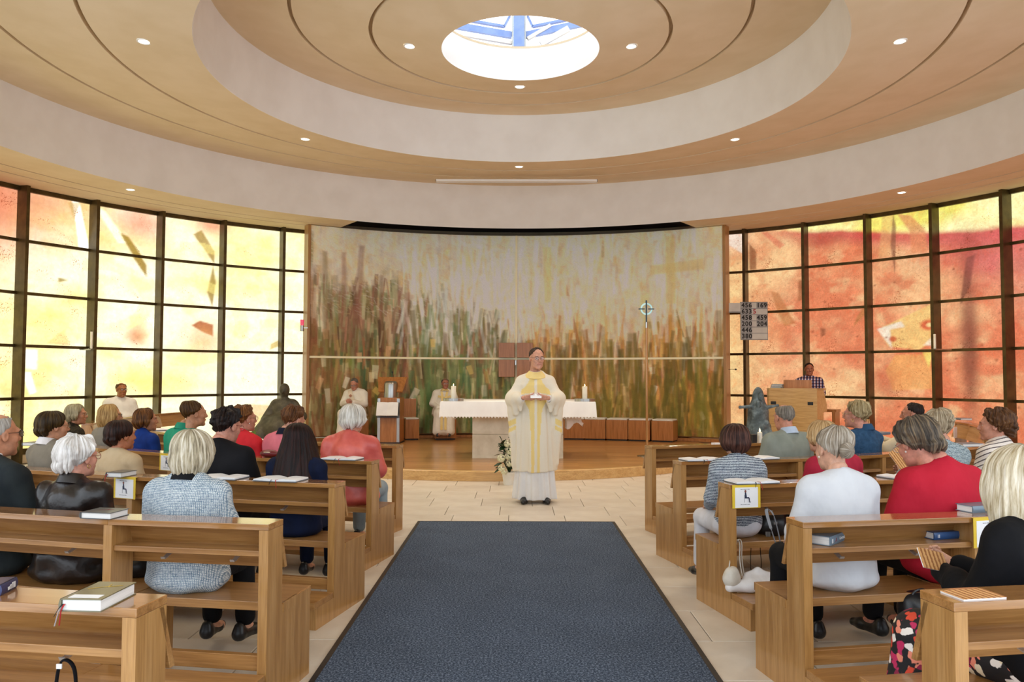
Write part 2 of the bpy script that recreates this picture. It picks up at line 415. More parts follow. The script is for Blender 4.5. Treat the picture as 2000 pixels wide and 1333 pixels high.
def fbm(W_, H_, cells, seed, oct_=5, sx=1., sy=1.):
    r = np.random.default_rng(seed); out = np.zeros((H_, W_)); amp = 1; tot = 0
    for o in range(oct_):
        c = cells*2**o; gx, gy = max(2, int(c*W_/H_*sx))+2, max(2, int(c*sy))+2
        g = r.random((gy, gx)); xs = np.linspace(0, gx-1.001, W_); ys = np.linspace(0, gy-1.001, H_)
        xi = xs.astype(int); yi = ys.astype(int); fx = xs-xi; fy = ys-yi; fx = fx*fx*(3-2*fx); fy = (fy*fy*(3-2*fy))[:, None]
        a = g[yi][:, xi]; b_ = g[yi][:, np.minimum(xi+1, gx-1)]; c_ = g[np.minimum(yi+1, gy-1)][:, xi]; d_ = g[np.minimum(yi+1, gy-1)][:, np.minimum(xi+1, gx-1)]
        out += amp*((a*(1-fx)+b_*fx)*(1-fy) + (c_*(1-fx)+d_*fx)*fy); tot += amp; amp *= .55
    return out/tot
def L3(h): return np.array(lin(h))
UN = 64                                     # image px per pane
NCOL = 12; Wp, Hp = NCOL*UN, 5*UN
def mixn(a, b, t): return a + (b-a)*t[..., None]
# left wall: column 0 is the pane beside the painting, column grows towards the camera
def C(c, r): return (c*UN, r*UN)
def pl(img, seq, col, a=1., soft=1.5): draw_poly(img, [(x*UN, y*UN) for x, y in seq], L3(col) if isinstance(col, str) else col, a, soft)
n1 = fbm(Wp, Hp, 3, 11); n2 = fbm(Wp, Hp, 9, 12); n3 = fbm(Wp, Hp, 22, 13, 4)
A = mixn(np.ones((Hp, Wp, 3))*np.array([1.05, .90, .30]), np.array([1.15, 1.12, .80])*np.ones((Hp, Wp, 3)), np.clip((n1-.28)*3.8, 0, 1))
A = mixn(A, np.array([.98, .72, .22])*np.ones((Hp, Wp, 3)), np.clip((n2-.58)*3.0, 0, .45))
# x in panes measured right->left in the photo: photo column c1 (between first two mullions) = 4, etc.
def fl(c, u): return c + (1-u)              # column c, u = 0..1 from the pane's left edge in the photo
blob(A, 4.8*UN, .1*UN, 1.1*UN, .5*UN, L3('F0A890'), .65); blob(A, fl(5, .5)*UN, .3*UN, .7*UN, .75*UN, L3('E08468'), .95)
blob(A, fl(3, .75)*UN, .25*UN, .40*UN, .42*UN, L3('EBA080'), .85); blob(A, fl(2, .85)*UN, .08*UN, .3*UN, .22*UN, L3('EBA080'), .9)
blob(A, 6.6*UN, .8*UN, 1.6*UN, .9*UN, L3('E8765A'), .9)
pl(A, [(fl(4, .72), .0), (fl(4, .82), .0), (fl(4, .99), 1.0), (fl(4, .84), 1.0), (fl(4, .78), .45)], np.array([1.5, 1.45, 1.3]))
pl(A, [(fl(4, .66), .08), (fl(4, .84), .02), (fl(4, .76), .4)], 'C9A860', .7)
pl(A, [(fl(3, .02), .0), (fl(3, .2), .12), (fl(3, .55), .75), (fl(3, .4), .78)], np.array([1.5, 1.42, .9]), .8)
pl(A, [(fl(3, .42), .55), (fl(3, .55), .6), (fl(3, .84), 1.15), (fl(3, .84), 1.42), (fl(3, .62), 1.0)], 'A8862E', .95)
pl(A, [(fl(2, .55), .35), (fl(2, .68), .22), (fl(2, .90), .70), (fl(2, .90), 1.0), (fl(2, .82), .85)], 'B09048', .9)
pl(A, [(fl(2, .88), 1.0), (fl(2, .93), 1.4), (fl(2, .88), 2.0), (fl(2, .79), 1.65)], 'A8893C', .9)
pl(A, [(fl(2, .55), 2.42), (fl(2, .68), 2.30), (fl(2, .9), 2.38), (fl(2, .9), 2.66), (fl(2, .72), 2.56)], 'A8442A', .95)
blob(A, fl(2, .75)*UN, 2.75*UN, .3*UN, .45*UN, L3('E8A860'), .6)
blob(A, fl(3, .7)*UN, 2.72*UN, .16*UN, .22*UN, L3('E08850'), .8)
pl(A, [(fl(4, .55), 1.63), (fl(4, .70), 1.66), (fl(4, .56), 1.73)], 'A08838', .9)
pl(A, [(fl(1, .86), 2.8), (fl(1, .99), 2.7), (fl(1, .99), 2.86), (fl(1, .84), 2.95)], 'D0B050', .8)
pl(A, [(fl(4, .0), 3.05), (fl(4, .3), 3.05), (fl(4, .3), 3.45), (fl(4, .0), 3.4)], np.array([1.5, 1.46, 1.25]), .8)
pl(A, [(fl(4, .1), 3.5), (fl(4, .22), 3.5), (fl(4, .3), 3.9), (fl(4, .22), 3.95)], np.array([1.5, 1.46, 1.25]), .8)
pl(A, [(fl(4, .42), 2.95), (fl(4, .66), 2.65), (fl(4, .74), 2.98)], 'E8B060', .55)
pl(A, [(fl(1, .45), 4.2), (fl(1, .85), 4.25), (fl(1, .85), 4.8), (fl(1, .6), 4.7)], 'D9A04A', .55)
for k in range(7):                                # faint arcs
    cx_, cy_, rr_ = rng.uniform(1, 7)*UN, rng.uniform(1, 4)*UN, rng.uniform(.5, 1.5)*UN
    X, Y = np.meshgrid(np.arange(Wp), np.arange(Hp)); d = np.hypot(X-cx_, Y-cy_)
    m_ = ((d < rr_) & (d > rr_-.22*UN) & (X < cx_+.3*UN)).astype(float)*.28; A = mixn(A, np.array([1.3, 1.15, .35])*np.ones_like(A), m_)
A *= (.93 + .14*n3)[..., None]
IMG_L = A
# right wall, column 0 beside the painting, u from left
n1 = fbm(Wp, Hp, 4, 21); n2 = fbm(Wp, Hp, 12, 22); n3 = fbm(Wp, Hp, 26, 23, 4)
B = mixn(np.ones((Hp, Wp, 3))*L3('E68052'), np.ones((Hp, Wp, 3))*L3('F8C68C'), np.clip((n1-.38)*3.4, 0, 1))
B = mixn(B, np.ones((Hp, Wp, 3))*L3('F8D498'), np.clip((n2-.58)*4, 0, .8)); B = mixn(B, np.ones((Hp, Wp, 3))*L3('D8683E'), np.clip((.42-n2)*4, 0, .7))
blob(B, .4*UN, 2.8*UN, .8*UN, 3*UN, L3('FBDD96'), .8); blob(B, .4*UN, .1*UN, .5*UN, .35*UN, L3('F0B0B0'), .7)
blob(B, 7.5*UN, 2.5*UN, 3.0*UN, 3*UN, L3('E27048'), .75)
X, Y = np.meshgrid((np.arange(Wp)+.5)/UN, (np.arange(Hp)+.5)/UN)
yb = np.interp(X, [0, 1, 1.6, 2, 2.5, 3, 4, 5, 8, 12], [-.2, -.05, .08, .16, .22, .40, .60, .72, .9, .9]) + .12*(n2-.5)
t = np.clip((yb + .35 - Y)/.30, 0, 1)*np.clip((Y-yb)/.08+.6, 0, 1)
B = mixn(B, np.ones_like(B)*L3('CF4040'), np.clip(t*np.clip((X-1.2), 0, 1), 0, .8))
t = np.clip((yb + .95 - Y)/.7, 0, 1)*np.clip((X-3.2), 0, 1)*.75; B = mixn(B, np.ones_like(B)*L3('E0605C'), t)
blob(B, 2.25*UN, .42*UN, .30*UN, .22*UN, L3('B83828'), .8)
B = mixn(B, mixn(np.ones_like(B)*np.array([.95, .85, .16]), np.ones_like(B)*np.array([1.15, 1.12, .55]), np.clip((n1-.4)*4, 0, 1)), np.clip((yb-Y)/.10, 0, 1))
pl(B, [(1.04, .28), (1.16, .52), (1.16, .98), (1.04, .98)], '8A4A1A', .85); pl(B, [(.45, .02), (.98, .02), (.98, .6)], 'FBEBD8', .8)
pl(B, [(1.86, 1.25), (1.99, 1.35), (1.99, 1.72), (1.84, 1.8)], 'A8602C', .85); pl(B, [(1.4, 1.5), (1.52, 1.55), (1.8, 2.28), (1.62, 2.35), (1.5, 2.0)], 'BE6F30', .7)
pl(B, [(2.98, 1.75), (2.98, 2.05), (2.72, 2.42), (2.78, 2.2)], 'BE7434', .8); pl(B, [(2.2, 2.42), (2.28, 2.44), (2.28, 2.58), (2.21, 2.66)], '9A4A20', .9)
pl(B, [(1.25, .05), (1.35, .05), (1.65, .42), (1.55, .5)], 'D8402C', .5)
pl(B, [(3.2, .0), (3.36, .0), (3.3, .95), (3.12, .95)], 'E8B070', .5); pl(B, [(3.36, .0), (3.4, .3), (3.37, 1.3), (3.31, .7)], '8A5030', .8, 1.)
pl(B, [(3.42, .02), (3.62, .1), (3.82, .45), (3.86, .95), (3.62, .95), (3.6, .45)], 'E28A58', .75)
pl(B, [(3.1, 2.5), (3.5, 2.25), (3.98, 1.95), (3.98, 2.75), (3.7, 3.0), (3.25, 2.9)], 'F6CC78', .85)
pl(B, [(3.08, 2.5), (3.45, 2.35), (3.5, 2.48), (3.28, 2.52), (3.3, 2.95)], 'FBEED8', .9); pl(B, [(3.76, 2.9), (3.98, 2.6), (3.98, 2.92)], 'FBEED8', .7)
blob(B, 3.84*UN, 2.46*UN, .12*UN, .12*UN, L3('D8501E'), 1., 6); blob(B, 3.86*UN, 2.46*UN, .05*UN, .05*UN, L3('F8D890'), 1., 6)
blob(B, 3.32*UN, 2.74*UN, .06*UN, .07*UN, L3('D05A20'), 1., 6)
pl(B, [(3.35, 3.05), (3.85, 3.05), (3.9, 3.8), (3.3, 3.85), (3.2, 3.4)], 'F4AE5C', .7); pl(B, [(3.75, 3.0), (3.9, 3.0), (3.84, 3.35)], 'FBE070', .9)
blob(B, 4.42*UN, 2.9*UN, .13*UN, 1.5*UN, L3('7A2408'), .85, 3); blob(B, 4.45*UN, 1.1*UN, .2*UN, .5*UN, L3('9A2A1C'), .6)
pl(B, [(4.4, 1.15), (4.52, 1.1), (4.45, 1.75), (4.3, 2.1)], '6E3010', .85); blob(B, 3.2*UN, 3.7*UN, .2*UN, .35*UN, L3('B84A28'), .6)
blob(B, 5.6*UN, 1.6*UN, .7*UN, .8*UN, L3('D84C6C'), .55); blob(B, 4.75*UN, 1.3*UN, .3*UN, .4*UN, L3('E0606C'), .5)
B *= (.92 + .28*n3)[..., None]; B = B*.97 + .025
for k in range(240):
    x_, y_ = rng.uniform(.5, NCOL)*UN, rng.uniform(.7, 5)*UN; r_ = rng.uniform(.6, 1.3)
    draw_poly(B, [(x_-r_, y_-r_*.6), (x_+r_, y_-r_), (x_+r_, y_+r_), (x_-r_*.5, y_+r_)], L3('7A2A10'), .75)
IMG_R = B
def glassify(m_, namt, tint):
    nt = m_.node_tree; b = nt.nodes['Principled BSDF']; src = b.inputs['Emission Color'].links[0].from_socket
    mp = mapped(nt, (1, 1, 1)); w = noise(nt, mp, 3.5, 5, .65)
    ad = nt.nodes.new('ShaderNodeMix'); ad.data_type = 'RGBA'; ad.inputs[0].default_value = .35; nt.links.new(mp.outputs[0], ad.inputs[6]); nt.links.new(w.outputs[1], ad.inputs[7])
    n = nt.nodes.new('ShaderNodeTexNoise'); n.inputs['Scale'].default_value = 11; n.inputs['Detail'].default_value = 8; n.inputs['Roughness'].default_value = .68; nt.links.new(ad.outputs[2], n.inputs['Vector'])
    r = ramp(nt, n.outputs[0], [(.34, tint), (.5, (1-namt*.3,)*3), (.66, (1.12, 1.12, 1.12))])
    mx = nt.nodes.new('ShaderNodeMix'); mx.data_type = 'RGBA'; mx.blend_type = 'MULTIPLY'; mx.inputs[0].default_value = namt; nt.links.new(src, mx.inputs[6]); nt.links.new(r.outputs[0], mx.inputs[7])
    sp = noise(nt, mp, 48, 2, .5); cl = noise(nt, mp, 2.2, 2, .5); mu = nt.nodes.new('ShaderNodeMath'); mu.operation = 'MULTIPLY'; nt.links.new(sp.outputs[0], mu.inputs[0]); nt.links.new(cl.outputs[0], mu.inputs[1])
    r2 = ramp(nt, mu.outputs[0], [(.40, (1, 1, 1)), (.43, (.45, .2, .1))])
    m2 = nt.nodes.new('ShaderNodeMix'); m2.data_type = 'RGBA'; m2.blend_type = 'MULTIPLY'; m2.inputs[0].default_value = .8; nt.links.new(mx.outputs[2], m2.inputs[6]); nt.links.new(r2.outputs[0], m2.inputs[7])
    nt.links.new(m2.outputs[2], b.inputs['Emission Color'])
GLASS_L = vcol_mat('stained_glass_yellow', .25, LEFT_GAIN, 14, .16, bmp=.1); GLASS_R = vcol_mat('stained_glass_orange', .25, RIGHT_GAIN, 30, .18, bmp=.1)
glassify(GLASS_L, .35, (.97, .84, .6)); glassify(GLASS_R, .62, (.88, .58, .46))
def sample(img, u, v):
    H_, W_ = img.shape[:2]; x = np.clip(u*UN-.5, 0, W_-1.001); y = np.clip(v*UN-.5, 0, H_-1.001)
    xi, yi = x.astype(int), y.astype(int); fx, fy = (x-xi)[..., None], (y-yi)[..., None]
    return (img[yi, xi]*(1-fx)+img[yi, xi+1]*fx)*(1-fy) + (img[yi+1, xi]*(1-fx)+img[yi+1, xi+1]*fx)*fy
def P_(th, r=RW): return Vector((CX + r*cos(th), CY + r*sin(th), 0))
def window_wall(name, side):
    w = empty(name, (0, 0, 0), kind='structure')
    # mullion angles, from the painting outwards
    base = TH_L - 4*DTH if side < 0 else TH_R + .001
    ths = [base - side*DTH*k for k in range(-1, 11)] if side < 0 else [base + DTH - DTH*k for k in range(0, 12)]
    if side < 0: ths = [base + DTH*(k-1) for k in range(0, 12)]
    for c in range(11):
        ta, tb = ths[c], ths[c+1]; a, b_ = P_(ta), P_(tb); near = c < 7
        nu, nv = (56, 38) if near else (6, 4)
        for r in range(5):
            z1, z0 = ZT - ZS*r - .02, ZT - ZS*(r+1) + .02
            u, v_ = np.meshgrid(np.linspace(.012, .988, nu), np.linspace(0, 1, nv))
            xy = np.array(a[:2])*(1-u[..., None]) + np.array(b_[:2])*u[..., None]
            V = np.concatenate([xy, (z1 + (z0-z1)*v_)[..., None]], -1).reshape(-1, 3)
            i = (np.arange(nv-1)[:, None]*nu + np.arange(nu-1)).ravel(); F = np.stack([i, i+1, i+nu+1, i+nu], 1)
            if side > 0: F = F[:, ::-1]
            ctr = V.mean(0); img = IMG_L if side < 0 else IMG_R
            col = sample(img, c+u, r+v_).reshape(-1, 3)
            # a real slab of glass: back face and rims
            nrm = np.array([(a.y-b_.y), (b_.x-a.x), 0.]); nrm /= np.linalg.norm(nrm); 
            if nrm[:2] @ (V[0, :2]-np.array([CX, CY])) < 0: nrm = -nrm
            ci = np.array([0, nu-1, nu*nv-1, nu*(nv-1)]); V2 = V[ci] + nrm*.02; n = len(V)
            rf = np.array([(ci[k], ci[(k+1) % 4], n+(k+1) % 4, n+k) for k in range(4)] + [(n+3, n+2, n+1, n)])
            if side > 0: rf = rf[:, ::-1]
            VV = np.concatenate([V, V2]) - ctr; FF = np.concatenate([F, rf])
            CC = np.concatenate([col, col[ci]]); CC = np.concatenate([CC, np.ones((len(CC), 1))], 1)
            me = np_mesh('pane', VV, FF, GLASS_L if side < 0 else GLASS_R, False, {'Col': CC})
            link('pane', me, w, ctr)
        for r in range(6):
            z = ZT - ZS*r; d = (b_-a); L_ = d.length; ang = atan2(d.y, d.x)
            dep = (-.09, .05) if side < 0 else (-.05, .09)
            # transom towards the room: inside is the side of the centre
            nin = Vector((CX, CY, 0)) - (a+b_)/2; loc_n = Vector((-sin(ang), cos(ang), 0)).dot(nin) > 0
            y0, y1 = (-.03, .06) if loc_n else (-.06, .03)
            h = .026 if r not in (0, 5) else .05
            MB().box(0, L_, y0, y1, -h, h).build('transom', BRONZE, w, (a.x, a.y, z), ang)
        # plinth below the glazing
        MB().box(0, L_, -.15 if loc_n else -.05, .05 if loc_n else .15, -.08, .14).build('sill', PLASTER, w, (a.x, a.y, 0), ang)
    for t in ths[:]:
        p = P_(t); MB().box(-.27, .05, -.03, .03, 0, ZT+.06).build('mullion', BRONZE, w, (p.x, p.y, 0), t)
    return w, ths
wl, thL = window_wall('window_1', -1)
wl['label'] = 'yellow stained glass wall in a dark bronze grid left of the painting'
wr, thR = window_wall('window_2', 1)
wr['label'] = 'orange and red stained glass wall in a dark bronze grid right of the painting'
# plain wall stretch behind the painting and short stretches beside the rear gap, left unbuilt so sky light fills the room
def wall_arc(name, a0, a1, r=9.78, z1=5.1, n=24):
    o = MB().lathe([(r, 0), (r, z1)], n, (CX, CY, 0), a0, a1, caps=False).build(name, PLASTER, smooth=True)
    m_ = o.modifiers.new('solid', 'SOLIDIFY'); m_.thickness = .1; m_.offset = 1
    return tag(o, kind='structure')
wall_arc('wall_back', thR[0]+.0, thL[0])
wall_arc('wall_left', thL[-1], thL[-1]+.12, n=4); wall_arc('wall_right', thR[-1]-.12, thR[-1], n=4)

# ------------------------------------------------------------------ floor
TILE = M('floor_stone', 'DCD4C8', 'CEC4B6', rough=.38, scale=(3, 3, 3), bmp=.05, coat=.1, detail=6)
TILE2 = M('floor_stone_grey', 'D6CDC0', 'C8BDB0', rough=.38, scale=(3, 3, 3), bmp=.05, coat=.1, detail=6)
GROUT = M('floor_grout', '6A5F50', '5C5244', rough=.9)
fl_ = MB().lathe([(0.001, -.06), (10.1, -.06), (10.1, -.012), (0.001, -.012)], 96, (CX, CY, 0)).build('floor', GROUT)
tag(fl_, kind='structure')
T0, TD = 4.06, .592
cells = []
PLC, PLR = (-.42, 16.0), 4.42
for j in range(-7, 26):
    y0 = T0 + j*TD; offs = -.239 + (.333*(j % 3) if j % 2 == 0 else .333*(j % 3)-.17)
    for i in range(-17, 18):
        x0 = offs + i*.605; xm, ym = x0+.3, y0+.3
        if (xm-CX)**2 + (ym-CY)**2 > 9.3**2: continue
        if (xm-PLC[0])**2 + (ym-PLC[1])**2 < (PLR-.5)**2: continue
        if abs(xm) < .72 and ym < 8.1: continue
        cells.append((x0, y0))
def tile_mb(mb, x0, y0, x1, y1, z):
    g, c = .0028, .003
    vs = [(x0+g, y0+g, -.012), (x1-g, y0+g, -.012), (x1-g, y1-g, -.012), (x0+g, y1-g, -.012),
          (x0+g, y0+g, z-c), (x1-g, y0+g, z-c), (x1-g, y1-g, z-c), (x0+g, y1-g, z-c),
          (x0+g+c, y0+g+c, z), (x1-g-c, y0+g+c, z), (x1-g-c, y1-g-c, z), (x0+g+c, y1-g-c, z)]
    fs = [(8, 9, 10, 11)] + [(i, (i+1) % 4, 4+(i+1) % 4, 4+i) for i in range(4)] + [(4+i, 4+(i+1) % 4, 8+(i+1) % 4, 8+i) for i in range(4)]
    mb.add(vs, fs)
def vis(c):
    x, y = c[0]+.3, c[1]+.3
    return abs(x) < .66*y + .3 and y > 3.2
def pri(c):
    x, y = c[0]+.3, c[1]+.3
    aisle = 0 if abs(x) < 2.0 else 3.5 if y < 8.5 else 1.5
    return y + aisle
vv = sorted([c for c in cells if vis(c)], key=pri); single = vv[:296]; sset = set(single); rest = [c for c in cells if c not in sset]
tmb = MB(); tile_mb(tmb, -.3025, -.296, .3025, .296, 0.); tme = [tmb.mesh('tile', TILE), tmb.mesh('tile', TILE2)]
for k, (x0, y0) in enumerate(single):
    link('tile', tme[(k*7) % 5 == 0], fl_, (x0+.3025, y0+.296, 0))
mb = MB()
for x0, y0 in rest: tile_mb(mb, x0, y0, x0+.605, y0+.592, 0)
o = mb.build('tiles', TILE, fl_); o['kind'] = 'stuff'

# platform (wooden sanctuary floor) with pale rim
PLANK, nt, b = nm('parquet')
mp = mapped(nt, (1, 1, 1)); br = nt.nodes.new('ShaderNodeTexBrick'); nt.links.new(mp.outputs[0], br.inputs[0])
br.inputs['Scale'].default_value = 1; br.inputs['Brick Width'].default_value = 1.4; br.inputs['Row Height'].default_value = .12; br.inputs['Mortar Size'].default_value = .0015
for i_, c_ in ((1, 'B07E4A'), (2, 'C6955E'), (3, '7E5430')): br.inputs[i_].default_value = (*lin(c_), 1)
mp2 = mapped(nt, (1.5, 22, 1)); n = noise(nt, mp2, 1.2, 4)
r = ramp(nt, n.outputs[0], [(.3, (.78, .76, .72)), (.65, (1.1, 1.08, 1.02))])
mx = nt.nodes.new('ShaderNodeMix'); mx.data_type = 'RGBA'; mx.blend_type = 'MULTIPLY'; mx.inputs[0].default_value = 1
nt.links.new(br.outputs[0], mx.inputs[6]); nt.links.new(r.outputs[0], mx.inputs[7]); nt.links.new(mx.outputs[2], b.inputs['Base Color'])
b.inputs['Roughness'].default_value = .28; b.inputs['Coat Weight'].default_value = .2; b.inputs['Coat Roughness'].default_value = .1
RIM = wood('platform_rim', 'D2A96E', 'C09458', 'DDB87E', 0, rough=.35)
PZ = .15
a0, a1 = -2.9, -.24
pf = empty('sanctuary_platform', (PLC[0], PLC[1], 0), label='low round wooden sanctuary platform with pale oak rim', cat='platform')
def plat_poly(r):
    pts = []
    for k in range(-75, 76):                     # front arc, closed at the back along the painting's plinth
        t = -pi/2 + k*R_(1.5); x, y = r*cos(t), r*sin(t)
        if sqrt((x+PLC[0])**2 + (y+PLC[1]-9.94)**2) < 7.9: pts.append((x, y))
    a_, b_ = atan2(pts[-1][1]+PLC[1]-9.94, pts[-1][0]+PLC[0]), atan2(pts[0][1]+PLC[1]-9.94, pts[0][0]+PLC[0])
    for k in range(1, 24):
        t = a_ + (b_-a_)*k/24; pts.append((7.9*cos(t)-PLC[0], 7.9*sin(t)-PLC[1]+9.94))
    return pts
mb = MB().prism(plat_poly(PLR-.10), .02, PZ); mb.build('parquet_floor', PLANK, pf)
mb = MB().lathe([(PLR-.10, PZ), (PLR-.015, PZ), (PLR, PZ-.012), (PLR, 0.001)], 96, (0, 0, 0), -pi/2-1.55, -pi/2+1.55, caps=False); mb.build('rim', RIM, pf, smooth=True)

# aisle carpet
CARP, nt, b = nm('carpet_blue_grey')
mp = mapped(nt, (1, 1, 1)); n = noise(nt, mp, 85, 3, .9)
n2_ = noise(nt, mp, 2.2, 2)
r = ramp(nt, n.outputs[0], [(.36, lin('202A38')), (.5, lin('475468')), (.64, lin('8A98AE'))])
r2 = ramp(nt, n2_.outputs[0], [(.3, (.9, .9, .9)), (.7, (1.05, 1.05, 1.05))])
mx = nt.nodes.new('ShaderNodeMix'); mx.data_type = 'RGBA'; mx.blend_type = 'MULTIPLY'; mx.inputs[0].default_value = 1
nt.links.new(r.outputs[0], mx.inputs[6]); nt.links.new(r2.outputs[0], mx.inputs[7]); nt.links.new(mx.outputs[2], b.inputs['Base Color'])
b.inputs['Roughness'].default_value = 1; b.inputs['Specular IOR Level'].default_value = .1; bump(nt, b, n.outputs[0], .9, .006)
cp = empty('aisle_carpet', (0, 6.2, 0), label='long blue-grey speckled carpet runner down the aisle', cat='carpet')
MB().box(-.99, 1.0, -4.0, 2.13, .001, .012).build('pile', CARP, cp)
mb = MB(); mb.box(-1.02, -.99, -4.0, 2.16, .001, .013); mb.box(1.0, 1.03, -4.0, 2.16, .001, .013); mb.box(-.99, 1.0, 2.13, 2.16, .001, .013); mb.build('rubber_edge', BLACKM, cp)

# ------------------------------------------------------------------ the painting wall
PW, PH = 900, 450
PR, PCY = 8.16, 9.94
PHALF = math.asin(4.43/PR)
X, Y = np.meshgrid(np.linspace(0, 1, PW), np.linspace(0, 1, PH))
nA = fbm(PW, PH, 3, 31, 5, .9, .5); nB = fbm(PW, PH, 10, 32, 4, 1.6, .35); nC = fbm(PW, PH, 40, 33, 3)
top = mixn(np.ones((PH, PW, 3))*L3('C9C3AC'), np.ones((PH, PW, 3))*L3('E2DAC0'), np.clip((X-.1)*2.2, 0, 1))
top = mixn(top, np.ones_like(top)*L3('E3CF8A'), np.clip((nA-.47)*4, 0, .5)*np.clip(.3+X*.9, 0, 1))
low = mixn(np.ones_like(top)*L3('6A6132'), np.ones_like(top)*L3('8E7436'), np.clip(X*1.4-.2, 0, 1))
low = mixn(low, np.ones_like(top)*L3('5E7040'), np.clip((nA-.42)*4, 0, .9)*np.exp(-((X-.38)/.2)**2))
low = mixn(low, np.ones_like(top)*L3('8A5638'), np.clip((nB-.5)*4, 0, .8))
yb = np.interp(X, [0, .1, .2, .3, .4, .5, .6, .7, .8, .9, 1], [.30, .38, .34, .40, .42, .55, .58, .58, .58, .50, .50]) + .22*(nB-.5)
T = np.clip((Y-yb)/.22, 0, 1); P = mixn(top*1.08, low, T)
pal_top = ['CFCABC', 'D8D2C2', 'D4C69A', 'CCB684', 'C6C2B8', 'DCD8CC', 'C8B070', 'C0B4A2', 'CAC6BC']
pal_midL = ['86604A', '745040', '6E5E38', '8A7E50', 'C4AC8A', 'A88468', '94A078', '5C5034', 'D2CCB2', '9A7462', 'B8B490', '808A60']
pal_midR = ['C89A50', 'B47E3C', 'D8C08C', 'A8935A', 'C8A27C', '9A6A44', 'D0C8B0', 'B88A70', 'E0D4B4', '8A7838']
pal_lowL = ['4E4422', '5E5A2C', '6A7A3C', '3E5A38', '7A4E34', '8A6844', 'A08A50', '4A3A24', '7F8A5C', '94603E', 'BFB48A']
pal_lowR = ['6A5620', '8A6C2C', 'A07E3A', '7A4C2C', '5A5A26', 'B0964E', '9A5E36', 'C2AE76', '4C4420', 'B8784E', 'A8A24A']
pal_green = ['4E7444', '5E7C48', '7A9058', '90A070', '486850', 'B0B482']
S_ = 1.0
def stroke(x, y, ln, w_, an, c_, a, soft):
    cx_, cy_ = x*PW, y*PH; ux, uy = sin(an), cos(an); ln *= PH; w_ *= PH
    draw_poly(P, [(cx_-ux*ln/2-uy*w_/2, cy_-uy*ln/2+ux*w_/2), (cx_-ux*ln/2+uy*w_/2, cy_-uy*ln/2-ux*w_/2), (cx_+ux*ln/2+uy*w_/2*.8, cy_+uy*ln/2-ux*w_/2), (cx_+ux*ln/2-uy*w_/2*.8, cy_+uy*ln/2+ux*w_/2)], c_, a, soft)
def pick(x, y):
    b_ = np.interp(x, [0, .1, .2, .3, .4, .5, .6, .7, .8, .9, 1], [.22, .30, .26, .32, .36, .48, .52, .52, .50, .44, .44])
    t = (y-b_)/.30
    if t < 0 and rng.random() < .985: return pal_top, 0
    if t < .8: return (pal_midL if x < .47 else pal_midR), 1
    if .28 < x < .5 and rng.random() < .3: return pal_green, 2
    return (pal_lowL if x < .5 else pal_lowR), 2
for n_, lnr, wr_, al, sf, tilt in ((700, (.12, .34), (.03, .07), (.25, .5), 14, .07), (1700, (.07, .2), (.012, .038), (.35, .7), 3.5, .12), (1500, (.05, .16), (.006, .018), (.35, .75), 1.8, .14)):
    for i in range(n_):
        x, y = rng.random(), rng.random(); pal, lvl = pick(x, y); c_ = L3(pal[rng.integers(len(pal))])*rng.uniform(.9, 1.12)
        ln, w_, an = rng.uniform(*lnr), rng.uniform(*wr_), rng.normal(0, tilt)
        a_ = rng.uniform(*al)
        if lvl == 0: ln *= .6; w_ *= 1.2; a_ *= .7; an = rng.normal(0, .4); sf_ = sf*2 + 2
        else: sf_ = sf
        stroke(x, y, ln, w_, an, c_, a_, sf_)
for i in range(2600):                                    # fine dry-brush hatching in the pale upper part
    x, y = rng.random(), rng.random()**1.4*.42; c_ = L3(pal_top[rng.integers(len(pal_top))])*rng.uniform(.85, 1.1)
    stroke(x, y, rng.uniform(.012, .03), .0035, 1.15 + rng.normal(0, .25), c_, .35, 1.4)
for i in range(40):
    x, y = rng.random(), rng.uniform(.5, .95); stroke(x, y, rng.uniform(.03, .07), rng.uniform(.02, .035), rng.normal(0, .3), L3(['C9C7A4', 'D8C79A', 'E2DCC4', 'C8A078', 'D9C070'][rng.integers(5)]), .6, 1.5)
for cols, n_, xr_, yr_, lr_, wr_, al in ((('D8DCD4', 'E4E2D6', 'C8D2CC'), 170, (.22, .52), (.12, .58), (.08, .22), (.008, .02), .5), (('5E7A4C', '4C6A44', '7E9460', '6A5A3A', '8A8458'), 90, (.24, .48), (.40, .98), (.06, .18), (.012, .034), .5),
                                         (('C89A50', 'B8803C', 'D8B068', '9A5E34'), 170, (.52, .99), (.45, .98), (.08, .2), (.008, .02), .5), (('5E5620', '4C481E', '6E6628'), 150, (.55, 1.), (.6, 1.), (.1, .3), (.012, .03), .5), (('E8E2CC', 'F0EAD8'), 160, (.4, 1.), (.02, .5), (.06, .2), (.01, .03), .4)):
    for i in range(n_): stroke(rng.uniform(*xr_), rng.uniform(*yr_), rng.uniform(*lr_), rng.uniform(*wr_), rng.normal(0, .12), L3(cols[rng.integers(len(cols))]), al*rng.uniform(.7, 1.2), 3.)
def trunk(x0, y0, x1, y1, w_, col, a=.6):
    dx, dy = x1-x0, y1-y0; L_ = sqrt(dx*dx+dy*dy); nx_, ny_ = -dy/L_*w_/2, dx/L_*w_/2
    draw_poly(P, [((x0+nx_)*PW, (y0+ny_)*PH), ((x0-nx_)*PW, (y0-ny_)*PH), ((x1-nx_*1.4)*PW, (y1-ny_*1.4)*PH), ((x1+nx_*1.4)*PW, (y1+ny_*1.4)*PH)], L3(col), a, 5)
